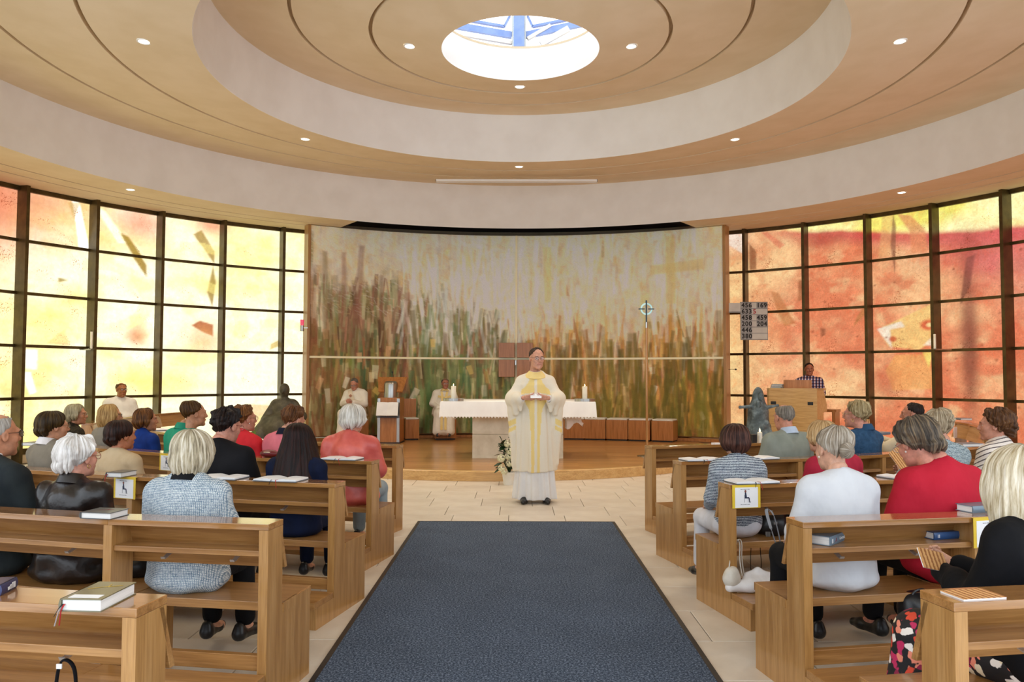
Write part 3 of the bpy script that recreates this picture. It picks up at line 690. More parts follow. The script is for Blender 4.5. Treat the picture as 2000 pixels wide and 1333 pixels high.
for a in [(.075, .12, .10, .95, .022, '6E5A34'), (.02, .3, .05, 1, .03, '8A5A40'), (.165, .12, .17, .6, .02, '8E5648'), (.25, .08, .215, .62, .026, '7E4E44'), (.345, .22, .35, .7, .018, '6A3C30'), (.47, .3, .46, .8, .024, '8E5444'), (.10, .3, .13, .95, .016, '5A4426'),
          (.62, .55, .64, 1., .03, '3E6A3E'), (.555, .42, .58, .98, .026, '4E7440'), (.655, .5, .665, 1., .02, '6A4432')]:
    trunk(a[0]*.5, a[1], a[2]*.5, a[3], a[4]*.5, a[5], .45)
for a in [(.60, .55, .61, .98, .014, '6E4A2C'), (.665, .48, .70, .8, .014, '8E6A3A'), (.78, .5, .80, .95, .022, '6A6024'), (.87, .55, .88, 1, .03, '5E5620'), (.94, .5, .95, 1., .02, '70702C'), (.985, .4, .985, 1, .014, '6A5418')]: trunk(*a, .5)
draw_poly(P, [(.862*PW, .03*PH), (.882*PW, .03*PH), (.885*PW, .36*PH), (.862*PW, .36*PH)], L3('C9B87E'), .7, 4)
draw_poly(P, [(.825*PW, .17*PH), (.95*PW, .15*PH), (.95*PW, .20*PH), (.825*PW, .215*PH)], L3('C9B87E'), .7, 4)
draw_poly(P, [(.565*PW, .06*PH), (.585*PW, .06*PH), (.585*PW, .34*PH), (.57*PW, .34*PH)], L3('CCBE74'), .55, 4)
Pv = P.copy()
for k in range(1, 9): Pv[k:-k] += P[:-2*k] + P[2*k:]
Pv[9:-9] /= 17; Pv[:9] = P[:9]; Pv[-9:] = P[-9:]; P = .82*P + .18*Pv
nS = fbm(PW, PH, 12, 35, 3, 6, .5); nH = fbm(PW, PH, 60, 36, 2, .5, 1.5)
P *= (.80 + .22*nC + .22*nS + .0*nH)[..., None]; Pm = P.mean(-1, keepdims=True); P = np.clip((Pm + (P-Pm)*1.05)*1.50, 0, .93)
th = pi/2 + PHALF - X*2*PHALF
PZ0, PZ1 = .245, 4.735
zz = PZ1 + (PZ0-PZ1)*Y; relief = PR - .05 + .006*(nC-.5)
V = np.stack([relief*np.cos(th), relief*np.sin(th), zz], -1).reshape(-1, 3)
i = (np.arange(PH-1)[:, None]*PW + np.arange(PW-1)).ravel(); F = np.stack([i, i+PW, i+PW+1, i+1], 1)
CC = np.concatenate([P.reshape(-1, 3), np.ones((PW*PH, 1))], 1)
pt = empty('curved_wall_painting', (0, PCY, 0), label='huge curved abstract forest painting of ochre, green and cream brushstrokes behind the altar', cat='painting')
CANV = vcol_mat('painted_canvas', .55, 0, 60, .12, bmp=.25)
# four canvas panels meeting at the gilded joints
jz = 1.925
for rows, nmx in (((0, int(PH*(PZ1-jz)/(PZ1-PZ0))), 'upper'), ((int(PH*(PZ1-jz)/(PZ1-PZ0)), PH-1), 'lower')):
    for c0, c1 in ((0, PW//2), (PW//2, PW-1)):
        rr = np.arange(rows[0], rows[1]+1); cc = np.arange(c0, c1+1); sub = (rr[:, None]*PW + cc)
        v_ = V[sub.ravel()]; n_ = len(cc); i = (np.arange(len(rr)-1)[:, None]*n_ + np.arange(n_-1)).ravel()
        F = np.stack([i, i+n_, i+n_+1, i+1], 1)
        link('canvas_panel', np_mesh('canvas_panel', v_, F, CANV, True, {'Col': CC[sub.ravel()]}), pt)
MB().lathe([(PR+.12, PZ0-.02), (PR, PZ0-.02), (PR, PZ1), (PR+.12, PZ1), (PR+.12, PZ0-.02)], 60, (0, 0, 0), pi/2-PHALF, pi/2+PHALF, False).build('backing_board', BEECH, pt)
MB().lathe([(PR-.065, jz-.022), (PR-.065, jz+.022), (PR-.04, jz+.022)], 60, (0, 0, 0), pi/2-PHALF, pi/2+PHALF, False).build('horizontal_joint_strip', BRASS, pt)
MB().box(-.022, .022, PR-.085, PR-.03, PZ0, PZ1).build('vertical_joint_strip', BRASS, pt)
for sg in (-1, 1):
    t = pi/2 + sg*PHALF; mb = MB(); mb.m = Matrix.Translation((PR*cos(t), PR*sin(t), 0)) @ Matrix.Rotation(t, 4, 'Z')
    mb.box(-.08, .18, -.03, .03, 0.0, PZ1+.005); mb.build('end_frame', OAK_Z, pt)
MB().lathe([(PR-.20, PZ), (PR-.20, PZ+.06), (PR+.1, PZ+.06)], 60, (0, 0, 0), pi/2-PHALF, pi/2+PHALF, False).build('plinth', BEECH, pt)
# ------------------------------------------------------------------ curved pews
PC = Vector((0, 13.5))
def row_pts(r, xs):
    return [Vector((x, 13.5 - sqrt(max(r*r - x*x, 0)))) for x in xs]
def mitre(pts):
    out = []
    for i in range(len(pts)):
        a = (pts[i]-pts[i-1]).normalized() if i else (pts[1]-pts[0]).normalized()
        b_ = (pts[i+1]-pts[i]).normalized() if i < len(pts)-1 else a
        na, nb = Vector((-a.y, a.x)), Vector((-b_.y, b_.x)); m_ = (na+nb); m_ = m_/(m_.dot(na)); out.append(m_)
    return out
HOOK = None
def pew(pts, label, aisle, seat=True, hooks=True):
    """pts run left to right as seen facing the altar side (local +y = towards the altar)"""
    root = empty('church_pew', (*(pts[0] if aisle == 'L' else pts[-1]), 0), label=label, cat='pew', group='curved oak pews facing the altar')
    base = root.location.copy(); mt = mitre(pts)
    def loc_(w): return (w.x-base.x, w.y-base.y, 0)
    for i in range(len(pts)-1):
        a, b_ = pts[i], pts[i+1]; d = b_-a; L_ = d.length; ang = atan2(d.y, d.x); e = d/L_; nrm = Vector((-e.y, e.x))
        ma = Vector((mt[i].dot(e), mt[i].dot(nrm))); mb_ = Vector((mt[i+1].dot(e), mt[i+1].dot(nrm)))
        def board(name, prof, mat, x0=0., x1=0.):
            vs = [(x0 + ma.x*y, y*1.0, z) for y, z in prof] + [(L_-x1 + mb_.x*y, y, z) for y, z in prof]
            n = len(prof); mb = MB().add(vs, [tuple(range(n)), tuple(range(n, 2*n))[::-1]] + [(k, n+k, n+(k+1) % n, (k+1) % n) for k in range(n)])
            o = mb.build(name, mat, root, loc_(a), ang, bevel=.0025); return o
        board('ledge', [(0, .812), (.155, .812), (.155, .84), (0, .84)], OAK_TOP)
        board('book_shelf', [(.012, .69), (.122, .69), (.122, .716), (.012, .716)], OAK_X, .024, .024)
        board('backrest', [(.112, .812), (.138, .812), (.205, .605), (.18, .605)], OAK_X, .0, .0)
        if seat:
            board('seat', [(.165, .398), (.50, .398), (.50, .44), (.165, .44)], OAK_X, .004, .004)
        board('kneeler', [(-.265, .13), (-.01, .13), (-.01, .168), (-.265, .168)], OAK_X, .0, .0)
        board('foot_rail', [(.02, .17), (.055, .17), (.055, .24), (.02, .24)], OAK_X, .02, .02)
        if hooks:
            for hx in (L_*.28, L_*.72):
                hp_ = [(.172, .700), (.170, .672), (.150, .655), (.118, .643), (.098, .640), (.092, .650), (.0945, .652), (.100, .645), (.118, .648), (.152, .661), (.174, .676), (.177, .700)]
                hm = MB(); n_ = len(hp_)//2
                for q in range(n_-1): hm.prism([hp_[q], hp_[q+1], hp_[-2-q], hp_[-1-q]], hx-.011, hx+.011, 'x')
                hm.build('hook', HOOKM, root, loc_(a), ang, smooth=True)
    side = [(-.24, 0), (.478, 0), (.478, .398), (.40, .44), (.19, .44), (.152, .60), (.152, .812), (0, .812), (0, .20), (-.02, .13), (-.24, .13)] if seat else \
           [(-.24, 0), (.12, 0), (.152, .30), (.152, .812), (0, .812), (0, .20), (-.02, .13), (-.24, .13)]
    if seat: side = [(-.24, 0), (.478, 0), (.478, .44), (.19, .44), (.165, .60), (.152, .812), (0, .812), (0, .20), (-.02, .13), (-.24, .13)]
    for i in range(len(pts)):
        d = (pts[min(i+1, len(pts)-1)] - pts[max(i-1, 0)]); ang = atan2(d.y, d.x)
        x0 = 0. if i == 0 else (-.045 if i == len(pts)-1 else -.0225)
        if i in (0, len(pts)-1): q = d if i else pts[1]-pts[0]
        endp = (i == 0 and aisle == 'R') or (i == len(pts)-1 and aisle == 'L')
        prof = side
        # split concave outline into convex strips so that the faces triangulate cleanly
        mb = MB()
        if seat:
            strips = [[(-.24, 0), (0, 0), (0, .13), (-.24, .13)], [(0, 0), (.152, 0), (.152, .812), (0, .812)], [(.152, 0), (.478, 0), (.478, .44), (.19, .44), (.165, .60), (.152, .812)]]
            strips[2] = [(.152, 0), (.478, 0), (.478, .4365), (.152, .4365)]
        else: strips = [[(-.24, 0), (0, 0), (0, .13), (-.24, .13)], [(0, 0), (.152, 0), (.152, .812), (0, .812)]]
        for st in strips: mb.prism(st, x0, x0+.045, 'x')
        mb.build('end_panel' if endp or i in (0, len(pts)-1) else 'divider', OAK_Z, root, loc_(pts[i]), ang)
        if endp and seat:
            xx = (-.003, .006) if aisle == 'R' else (-.051+.045, .003); xx = (-.003, .01) if i == 0 else (-.01, .003)
            MB().box(xx[0], xx[1], .165, .33, .398, .44).build('seat_tenon', OAK_Z, root, loc_(pts[i]), ang)
    return root
RR = {1: (11.21, 11.14), 2: (9.905, 9.83), 3: (8.533, 8.545), 4: (7.212, 7.205), 5: (5.807, 5.834)}
LXS = {1: [-4.4, -3.3, -2.2, -1.105], 2: [-5.3, -4.2, -3.05, -1.93, -1.13], 3: [-5.7, -4.75, -3.65, -2.6, -1.14], 4: [-4.66, -3.9, -3.02, -2.17, -1.15], 5: [-5.0, -4.35, -3.4, -2.3, -1.17]}
RXS = {1: [1.324, 2.5, 3.6, 4.7], 2: [1.345, 2.26, 3.4, 4.5, 5.5], 3: [1.35, 2.55, 3.65, 4.75, 5.7], 4: [1.325, 2.38, 3.25, 4.2, 4.95], 5: [1.33, 2.3, 3.3, 4.05, 4.45]}
nmr = {1: 'front-of-camera nearest', 2: 'second', 3: 'third', 4: 'fourth', 5: 'fifth'}
ordl = {1: 'nearest the camera, cut off by the edge', 2: 'second from the camera', 3: 'third from the camera', 4: 'fourth from the camera', 5: 'foremost, closest to the altar step'}
for k in range(1, 6):
    pew(row_pts(RR[k][0], LXS[k]), 'oak pew left of the carpet, ' + ordl[k], 'L', seat=k < 5, hooks=k < 4)
    pew(row_pts(RR[k][1], RXS[k]), 'oak pew right of the carpet, ' + ordl[k], 'R', seat=k < 5, hooks=k < 4)
def arc_pts(r, a0, a1, n):          # angles from straight back (camera side), positive to the right
    return [Vector((r*sin(a0+(a1-a0)*i/n), 13.5 - r*cos(a0+(a1-a0)*i/n))) for i in range(n+1)]
pew(arc_pts(7.05, R_(50), R_(81), 6), 'strongly curved oak pew at the far right under the red window', 'R', True, False)
pew(arc_pts(6.55, -R_(103), -R_(70), 5), 'oak pew far left before the seated server, seen from its front', 'L', True, False)

# ------------------------------------------------------------------ sanctuary furniture
LIME = M('altar_limestone', 'E6E0CC', 'D2CAB2', rough=.6, scale=(5, 5, 5), bmp=.2, detail=8)
LINEN = M('white_linen', 'F6F6F5', 'F0F0EF', rough=.85, scale=(6, 6, 3), bmp=.3, bdist=.01)
LACE = M('lace', 'F6F6F4', 'E0E0DE', rough=.8, scale=(120, 120, 120), bmp=.3)
CUSH = M('cushion_white', 'EFEDE6', 'E2DFD6', rough=.85)
al = empty('altar', (.03, 13.35, PZ), label='pale limestone altar block under a white cloth', cat='altar')
MB().box(-.76, .76, 0, .85, 0, .40).build('lower_block', LIME, al, bevel=.004); MB().box(-.76, .76, 0, .85, .404, .90).build('upper_block', LIME, al, bevel=.004)
MB().box(-1.24, 1.24, -.42, .95, .90, .955).build('table_slab', LIME, al, bevel=.004)
MB().box(-.13, .02, -.012, .005, .375, .40).build('metal_plate', STEEL, al)
# cloth with hanging sides and zigzag lace hem
def cloth():
    mb = MB(); nx, z0 = 96, .962
    x0, x1, y0, y1 = -1.25, 1.25, -.44, .97
    per = [(x0+(x1-x0)*i/nx, y0) for i in range(nx+1)] + [(x1, y0+(y1-y0)*i/40) for i in range(1, 41)] + [(x1-(x1-x0)*i/nx, y1) for i in range(1, nx+1)] + [(x0, y1-(y1-y0)*i/40) for i in range(1, 40)]
    n = len(per); rows = []
    for t, z in ((0, z0), (.006, z0-.004), (.012, z0-.06), (.016, z0-.14), (.02, z0-.235), (.022, z0-.27)):
        row = []
        for i, (x, y) in enumerate(per):
            cx_, cy_ = (1 if x > 1.24 else -1 if x < -1.24 else 0), (1 if y > .96 else -1 if y < -.43 else 0)
            dx, dy = cx_, cy_; f = .012*sin(i*.42)*max(0, (z0-z))*3
            zz_ = z
            if t == .022: zz_ = z + (.030 if i % 2 else 0)
            row.append((x + dx*(t+f), y + dy*(t+f), zz_))
        rows.append(row)
    vs = [p for r_ in rows for p in r_]
    fs = [(j*n+i, j*n+(i+1) % n, (j+1)*n+(i+1) % n, (j+1)*n+i) for j in range(len(rows)-1) for i in range(n)]
    mb.add(vs, fs); mb.add([(x0, y0, z0), (x1, y0, z0), (x1, y1, z0), (x0, y1, z0)], [(0, 1, 2, 3)])
    return mb
c = cloth().build('altar_cloth', LINEN, None, (.03, 13.35, PZ), smooth=True)
tag(c, 'white linen cloth with zigzag lace hem draped over the altar', 'cloth')
so = c.modifiers.new('solid', 'SOLIDIFY'); so.thickness = .003
mb = MB(); vs = []
for j in range(9):
    for i in range(9): vs.append((.80 + .22*i/8 + .10*j/8*(i/8), .2 - .03*sin(i*1.3)*j/8, .90 - (.40+.05*sin(i*.9))*j/8 + (.12*i/8 if j == 8 else 0)))
mb.add(vs, [(j*9+i, j*9+i+1, (j+1)*9+i+1, (j+1)*9+i) for j in range(8) for i in range(8)])
c2 = mb.build('hanging_fold', LINEN, c, smooth=True); so = c2.modifiers.new('solid', 'SOLIDIFY'); so.thickness = .004
def candle(loc, label, r=.042, h=.21, dish=.17, group=None):
    e = empty('altar_candle', loc, label=label, cat='candle', group=group)
    if dish: MB().lathe([(.001, 0), (dish, 0), (dish, .045), (dish-.008, .045), (dish-.012, .03), (.001, .03)], 32).build('dish', STEEL, e, smooth=True)
    b0 = .03 if dish else 0
    MB().lathe([(r, b0), (r, b0+h), (r*.8, b0+h+.006), (.004, b0+h-.006)], 20).build('wax', WAX, e, smooth=True)
    FL, nt, b = nm('flame') if 'flame' not in bpy.data.materials else (bpy.data.materials['flame'], None, None)
    if nt: b.inputs['Emission Color'].default_value = (1, .72, .3, 1); b.inputs['Emission Strength'].default_value = 9
    MB().tube([(0, 0, b0+h-.006), (0, 0, b0+h+.015)], .002, 5).build('wick', BLACKM, e)
    MB().lathe([(.001, 0), (.007, .008), (.008, .016), (.004, .03), (.0005, .042)], 10, (0, 0, b0+h+.006)).build('flame', FL, e, smooth=True)
    return e
ZTOP = PZ + .965
candle((-1.03, 13.1, ZTOP), 'thick white altar candle in a steel dish on the left end of the altar', group=None)
candle((1.13, 13.1, ZTOP), 'thick white altar candle in a steel dish on the right end of the altar')
def slab_book(name, w, d, h, cover, loc, rz, label, group=None, spine=-1, parent=None, sub=None, cat='book', tilt=None):
    """closed hardback lying flat: covers, page block, spine"""
    e = empty(name, loc, rz, label=label, cat=cat, group=group)
    if tilt: e.rotation_euler = (tilt[0], tilt[1], rz)
    MB().box(-w/2+.004, w/2-.005, -d/2+.005, d/2-.005, .003, h-.003).build('page_block', PAGE, e)
    mb = MB(); mb.box(-w/2, w/2, -d/2, d/2, 0, .003); mb.box(-w/2, w/2, -d/2, d/2, h-.003, h)
    mb.prism([(-w/2-.001, 0)] + [(-w/2-.006*sin(pi*k/6), h*k/6) for k in range(7)] + [(-w/2+.004, h), (-w/2+.004, 0)], -d/2, d/2, 'y')
    mb.build('cover', cover, e, bevel=.0008)
    return e
def ribbon(parent, x, y, z, mat, dz=-.06, dx=.01):
    MB().tube([(x, y+.03, z), (x, y, z+.001), (x+dx*.3, y-.012, z+dz*.25), (x+dx, y-.014, z+dz)], .0035, 5, flat=(1, .2)).build('ribbon', mat, parent)
def open_book(loc, rz, label, w=.15, d=.19, h=.018, cover=None, rib=True, group='open hymn books on the ledges'):
    e = empty('open_book', loc, rz, label=label, cat='book', group=group)
    mb = MB(); nx = 12
    for sg in (-1, 1):
        top_ = []; bot = []
        for i in range(nx+1):
            t = i/nx; x = sg*w*t; z = h*(sin(min(t*3.2, 1.57))*.9 + .25 - .55*t) + .004; top_.append((x, z)); bot.append((x, .004 + .002*t))
        poly = top_ + bot[::-1]
        mb.prism(poly if sg < 0 else poly[::-1], -d/2, d/2, 'y')
    mb.build('pages', PAPER, e, smooth=False)
    MB().box(-w-.004, w+.004, -d/2-.004, d/2+.004, 0, .004).build('cover', cover or M('cover_grey', '6E7478', '62686C', rough=.5), e)
    mb = MB()
    for sg in (-1, 1):
        for r_ in range(9):
            yy = d/2 - .03 - r_*.016
            for q in range(2): mb.box(*sorted((sg*(.035+q*.05), sg*(.075+q*.045))), yy, yy+.004, .0145, .0150)
    if rib:
        ribbon(e, .01, -d/2, .012, RIBR, -.05, .012); ribbon(e, -.02, -d/2, .012, RIBK, -.03, -.01)
    return e
PINK = M('ambo_wood', 'A8703F', '955E32', rough=.4, scale=(20, 20, 1.2), bmp=.03)
# ambo
am = empty('ambo', (-2.60, 16.25, PZ), R_(-3), label='wooden lectern with steel cylinder neck and open book left of the altar', cat='lectern')
MB().box(-.22, .22, 0, .5, .02, .93).build('body', BEECH, am, bevel=.004)
for sx in (-1, 1): MB().box(sx*.20-.028, sx*.20+.028, -.012, 0, .03, .915).build('steel_strip', STEEL, am)
MB().lathe([(.001, 0), (.14, 0), (.14, .27), (.13, .31), (.10, .335), (.001, .34)], 40, (0, .20, .93)).build('steel_neck', STEEL, am, smooth=True)
mb = MB(); mb.m = Matrix.Translation((0, .30, 1.19)) @ Matrix.Rotation(R_(52), 4, 'X')
mb.prism([(-.31, .18), (.31, .18), (.25, -.20), (-.25, -.20)][::-1], -.0, .035, 'z'); mb.build('reading_desk', BEECH, am, bevel=.003)
mb = MB(); mb.box(-.22, .22, -.12, .0, .53, .55); mb.build('front_shelf', BLACKM, am)
MB().box(-.24, .24, -.02, .52, 0, .02).build('foot_plate', BLACKM, am)
g = MB().tube(bez([(.0, .42, 1.28), (.0, .42, 1.38), (-.01, .40, 1.44)], 6), .006, 8); g.build('microphone_stem', BLACKM, am)
MB().lathe([(.001, 0), (.014, .004), (.016, .02), (.012, .04), (.001, .045)], 12, (-.012, .40, 1.43)).build('microphone_head', BLACKM, am, smooth=True)
ob = open_book((-2.61, 16.17, PZ+.56), R_(-3), 'large open book with a ribbon standing on the front shelf of the lectern', .22, .28, .03, group=None); ob.rotation_euler = (R_(72), 0, R_(-3)); ob.location = (-2.61, 16.165, PZ+.70)
# cube seats along the painting
def cube_seat(x, y, rz, label, w=.46, back=False, group='wooden cube seats along the painting'):
    e = empty('cube_seat', (x, y, PZ), rz, label=label, cat='seat', group=group)
    MB().box(-w/2, w/2, -.22, .22, .03, .44).build('box', BEECH, e, bevel=.004)
    MB().box(-w/2+.02, w/2-.02, -.2, .2, 0, .03).build('recessed_base', BLACKM, e)
    MB().box(-w/2+.01, w/2-.01, -.21, .21, .44, .475).build('cushion', CUSH, e, bevel=.012)
    if back: MB().box(-w/2, w/2, .16, .22, .44, .88).build('back', BEECH, e, bevel=.004)
    return e
def wallpos(px, off=.42, z=.5):
    # point on an arc in front of the painting seen at picture column px
    r_ = PR - off; t_best = None
    for k in range(400):
        t_ = pi/2 + PHALF - 2*PHALF*k/399; x, y = r_*cos(t_), PCY + r_*sin(t_)
        u = 1000 + FPX*(x*cos(YAW)+y*sin(YAW))/(y*cos(YAW))
        if t_best is None or abs(u-px) < t_best[0]: t_best = (abs(u-px), x, y, t_)
    return t_best[1:]
names = ['nearest the altar', 'second from the altar', 'third from the altar', 'fourth from the altar', 'directly behind the tall cross pole', 'last one at the row end near the statue']
for k, px in enumerate((1122, 1164.5, 1208, 1252, 1297)):
    x, y, t = wallpos(px); cube_seat(x, y, t-pi/2, 'wooden cube seat with white cushion, ' + [names[0], names[1], names[2], names[4], names[5]][k])
x, y, t = wallpos(802); cube_seat(x, y, t-pi/2, 'wooden box seat with a back and white cushion beside the lectern', .30, True, None)
x, y, t = wallpos(868, .50); cube_seat(x, y, t-pi/2, 'wooden box seat under the seated priest in the yellow banded chasuble', .46, False, None)
x, y, t = wallpos(694, .50); cube_seat(x, y, t-pi/2, 'wooden box seat under the seated deacon with a stole', .46, False, None)
# tabernacle on the wall
t_ = pi/2; tb = empty('tabernacle', (-.01, PCY+PR-.12, 1.52), label='square brown wooden tabernacle on the painting behind the priest', cat='cabinet')
for sx in (-1, 1):
    for z0, z1 in ((.03, .78), (.83, 0)): pass
for sx in (-1, 1):
    xa, xb = sorted((sx*.03, sx*.385))
    MB().box(xa, xb, -.10, .03, -.01, .375).build('lower_door', BEECH, tb, bevel=.003); MB().box(xa, xb, -.10, .03, .43, .76).build('upper_door', BEECH, tb, bevel=.003)
MB().box(-.014, .014, -.13, -.1, .26, .36).build('handle', STEEL, tb)
# processional cross
cr = empty('processional_cross', (2.262, 13.79, PZ), label='tall slender wooden pole with a ringed metal cross beside the altar', cat='cross')
MB().lathe([(.001, 0), (.17, 0), (.17, .012), (.03, .02), (.03, .05), (.001, .05)], 32).build('base', STEEL, cr, smooth=True)
MB().lathe([(.021, .02), (.021, 2.28), (.001, 2.29)], 12).build('pole', OAK_Z, cr, smooth=True)
MB().lathe([(.024, 2.22), (.024, 2.32), (.001, 2.33)], 12).build('socket', STEEL, cr, smooth=True)
AQUA = M('cross_enamel', 'B8DCDC', 'A0CCCC', rough=.3, metal=.3)
mb = MB(); n = 32; prof = [(.105, -.008), (.105, .008), (.078, .008), (.078, -.008), (.105, -.008)]
mb.m = Matrix.Translation((0, 0, 2.55)) @ Matrix.Rotation(pi/2, 4, 'X'); mb.lathe(prof, n, caps=False); mb.build('ring', AQUA, cr, smooth=True)
MB().box(-.012, .012, -.012, .012, 2.30, 2.70).box(-.135, -.03, -.01, .01, 2.54, 2.56).box(.03, .135, -.01, .01, 2.54, 2.56).build('cross', M('cross_iron', '3E4A50', rough=.4, metal=.7), cr)
# potted hydrangea
fp = empty('potted_hydrangea', (-.09, 11.28, 0), label='potted white hydrangea on the floor before the altar step', cat='plant')
MB().lathe([(.001, 0), (.085, 0), (.105, .16), (.112, .17), (.108, .18), (.09, .17), (.001, .16)], 28).build('pot', CUSH, fp, smooth=True)
LEAF = M('leaf_dark', '24421F', '162E14', rough=.4, scale=(20, 20, 20), bmp=.2); PETAL = M('petal_white', 'F3EFDA', 'DEE0B4', rough=.7, scale=(40, 40, 40))
mb = MB()
for k in range(16): mb.tube(bez([(0, 0, .15), (rng.uniform(-.1, .1), rng.uniform(-.1, .05), .38), (rng.uniform(-.18, .1), rng.uniform(-.14, .08), rng.uniform(.35, .7))], 4), .006, 5)
mb.build('stems', LEAF, fp)
lm = MB(); q = [(0, 0, 0), (.028, .03, .006), (.034, .07, 0), (.02, .11, -.01), (0, .135, -.02), (-.02, .11, -.01), (-.034, .07, 0), (-.028, .03, .006)]
lm.add(q + [(0, .07, -.008)], [(i, (i+1) % 8, 8) for i in range(8)]); lme = lm.mesh('leaf', LEAF)
for k in range(44):
    a_, zz_ = rng.uniform(0, 2*pi), rng.uniform(.22, .66); rr = rng.uniform(.02, .12)*(1.15-zz_)
    o = link('leaf', lme, fp, (rr*cos(a_)-.03, rr*sin(a_), zz_)); o.rotation_euler = (rng.uniform(-.7, .5), rng.uniform(-.5, .5), a_-pi/2+rng.uniform(-.6, .6)); s = rng.uniform(.8, 1.25); o.scale = (s, s, s)
hm = MB()
for k in range(90):
    v_ = rng.normal(size=3); v_ /= np.linalg.norm(v_); c_ = Vector(v_)*.058; 
    hm.m = Matrix.Translation(c_) @ Vector(v_).to_track_quat('Z', 'Y').to_matrix().to_4x4()
    for a_ in range(4):
        t = a_*pi/2 + k; hm.add([(0, 0, 0), (.011*cos(t-.5), .011*sin(t-.5), .003), (.017*cos(t), .017*sin(t), .001), (.011*cos(t+.5), .011*sin(t+.5), .003)], [(0, 1, 2, 3)])
hme = hm.mesh('flower_head', PETAL)
for px, py in ((992, 867), (997, 880), (979, 895), (980, 914), (993, 892), (995, 905), (985, 921), (1004, 886)):
    x, z = at_y(px, py, 11.2); o = link('flower_head', hme, fp, (x+.09, 11.16-11.28, z)); s = .75 + .3*rng.random(); o.scale = (s, s, s)
P3_ = lambda *a: np.array(a, np.float32)
# stone statue on the right, bronze seated figure on the left
STONE, nt, b = nm('statue_stone'); mp = mapped(nt, (1, 1, 1)); n = noise(nt, mp, 6, 6, .65); r = ramp(nt, n.outputs[0], [(.3, lin('323C40')), (.5, lin('4C5C64')), (.7, lin('8498A2'))]); nt.links.new(r.outputs[0], b.inputs['Base Color']); b.inputs['Roughness'].default_value = .5; bump(nt, b, n.outputs[0], .5, .02)
rc = lambda a, b_, ra, rb, **k: ('rc', a, b_, ra, rb, k) if k else ('rc', a, b_, ra, rb)
el = lambda c, r_, **k: ('el', c, r_, k) if k else ('el', c, r_)
pr = [rc((0, 0, .2), (0, 0, .9), .30, .20), rc((0, 0, .9), (.0, 0, 1.18), .20, .09), el((0, -.02, 1.12), (.12, .11, .2)), rc((-.16, -.12, .98), (-.40, -.14, .97), .036, .024, k=.03), el((-.42, -.14, .97), (.034, .028, .03), k=.01), rc((.1, -.14, .96), (.34, -.16, 1.0), .036, .024, k=.03), el((.36, -.16, 1.0), (.034, .028, .03), k=.01),
      el((.02, -.14, 1.15), (.062, .055, .085), k=.012), el((-.05, -.185, 1.03), (.052, .05, .066), k=.012), el((.0, -.195, 1.17), (.012, .02, .01), op='sub', k=.01), el((.042, -.195, 1.17), (.012, .02, .01), op='sub', k=.01), el((-.07, -.235, 1.045), (.01, .02, .009), op='sub', k=.01), el((-.035, -.235, 1.045), (.01, .02, .009), op='sub', k=.01), el((-.04, -.14, .84), (.12, .09, .16)), rc((-.16, -.10, .72), (.12, -.2, .70), .045, .04, k=.03), rc((.18, -.08, .62), (.02, -.24, .62), .07, .05, k=.03), el((.12, -.16, .45), (.13, .12, .22), k=.04), el((-.12, -.17, .42), (.11, .1, .2), k=.04),
      rc((.02, -.185, 1.13), (.02, -.19, 1.16), .008, .008, k=.01), rc((.0, -.17, 1.17), (.045, -.17, 1.17), .008, .008, k=.01), rc((-.07, -.195, 1.03), (-.03, -.195, 1.03), .007, .007, k=.01), rc((0, 0, .0), (0, 0, .22), .36, .32)]
Vs, Fs = snets(pr, (-.5, -.5, -.02), (.5, .45, 1.36), .010, .05, lambda p: .006*wob(p, 26, 3))
x, _ = at_y(1480, 760, 14.2)
stt = link('stone_statue', np_mesh('stone_statue', Vs*P3_(.84, .9, 1.02), Fs, STONE), None, (x, 14.2, 0)); tag(stt, 'blue-grey stone statue of a hooded figure holding a child with outstretched arms', 'statue')
BRZ, nt, b = nm('statue_bronze'); mp = mapped(nt, (1, 1, 1)); n = noise(nt, mp, 7, 5, .6); r = ramp(nt, n.outputs[0], [(.3, lin('2E2A1E')), (.6, lin('544E3C')), (.8, lin('6E6856'))]); nt.links.new(r.outputs[0], b.inputs['Base Color']); b.inputs['Roughness'].default_value = .55; bump(nt, b, n.outputs[0], .3, .01)
pr = [el((0, 0, 1.24), (.10, .11, .135)), rc((0, .02, 1.0), (0, 0, 1.16), .06, .055), rc((-.16, .02, .99), (.16, .02, .99), .075, .075), el((0, .02, .82), (.24, .16, .24)), rc((-.22, .02, .95), (-.36, -.05, .66), .07, .08), rc((.22, .02, .95), (.40, -.12, .72), .07, .06), el((.42, -.14, .72), (.07, .08, .09)),
      el((0, -.05, .50), (.42, .34, .26)), rc((-.30, -.1, .56), (-.42, -.2, .30), .16, .2), rc((.26, -.1, .52), (.36, -.25, .28), .15, .18), rc((0, 0, .05), (0, -.05, .4), .45, .40), rc((0, -.11, 1.22), (0, -.12, 1.19), .012, .016, k=.02)]
Vs, Fs = snets(pr, (-.75, -.75, -.02), (.75, .55, 1.42), .016, .06, lambda p: .005*wob(p, 18, 5))
x, _ = at_y(556, 752, 15.9)
st2 = link('bronze_statue', np_mesh('bronze_statue', Vs, Fs, BRZ), None, (x, 15.9, 0)); tag(st2, 'dark bronze seated figure with a round bare head beside the yellow window', 'statue')
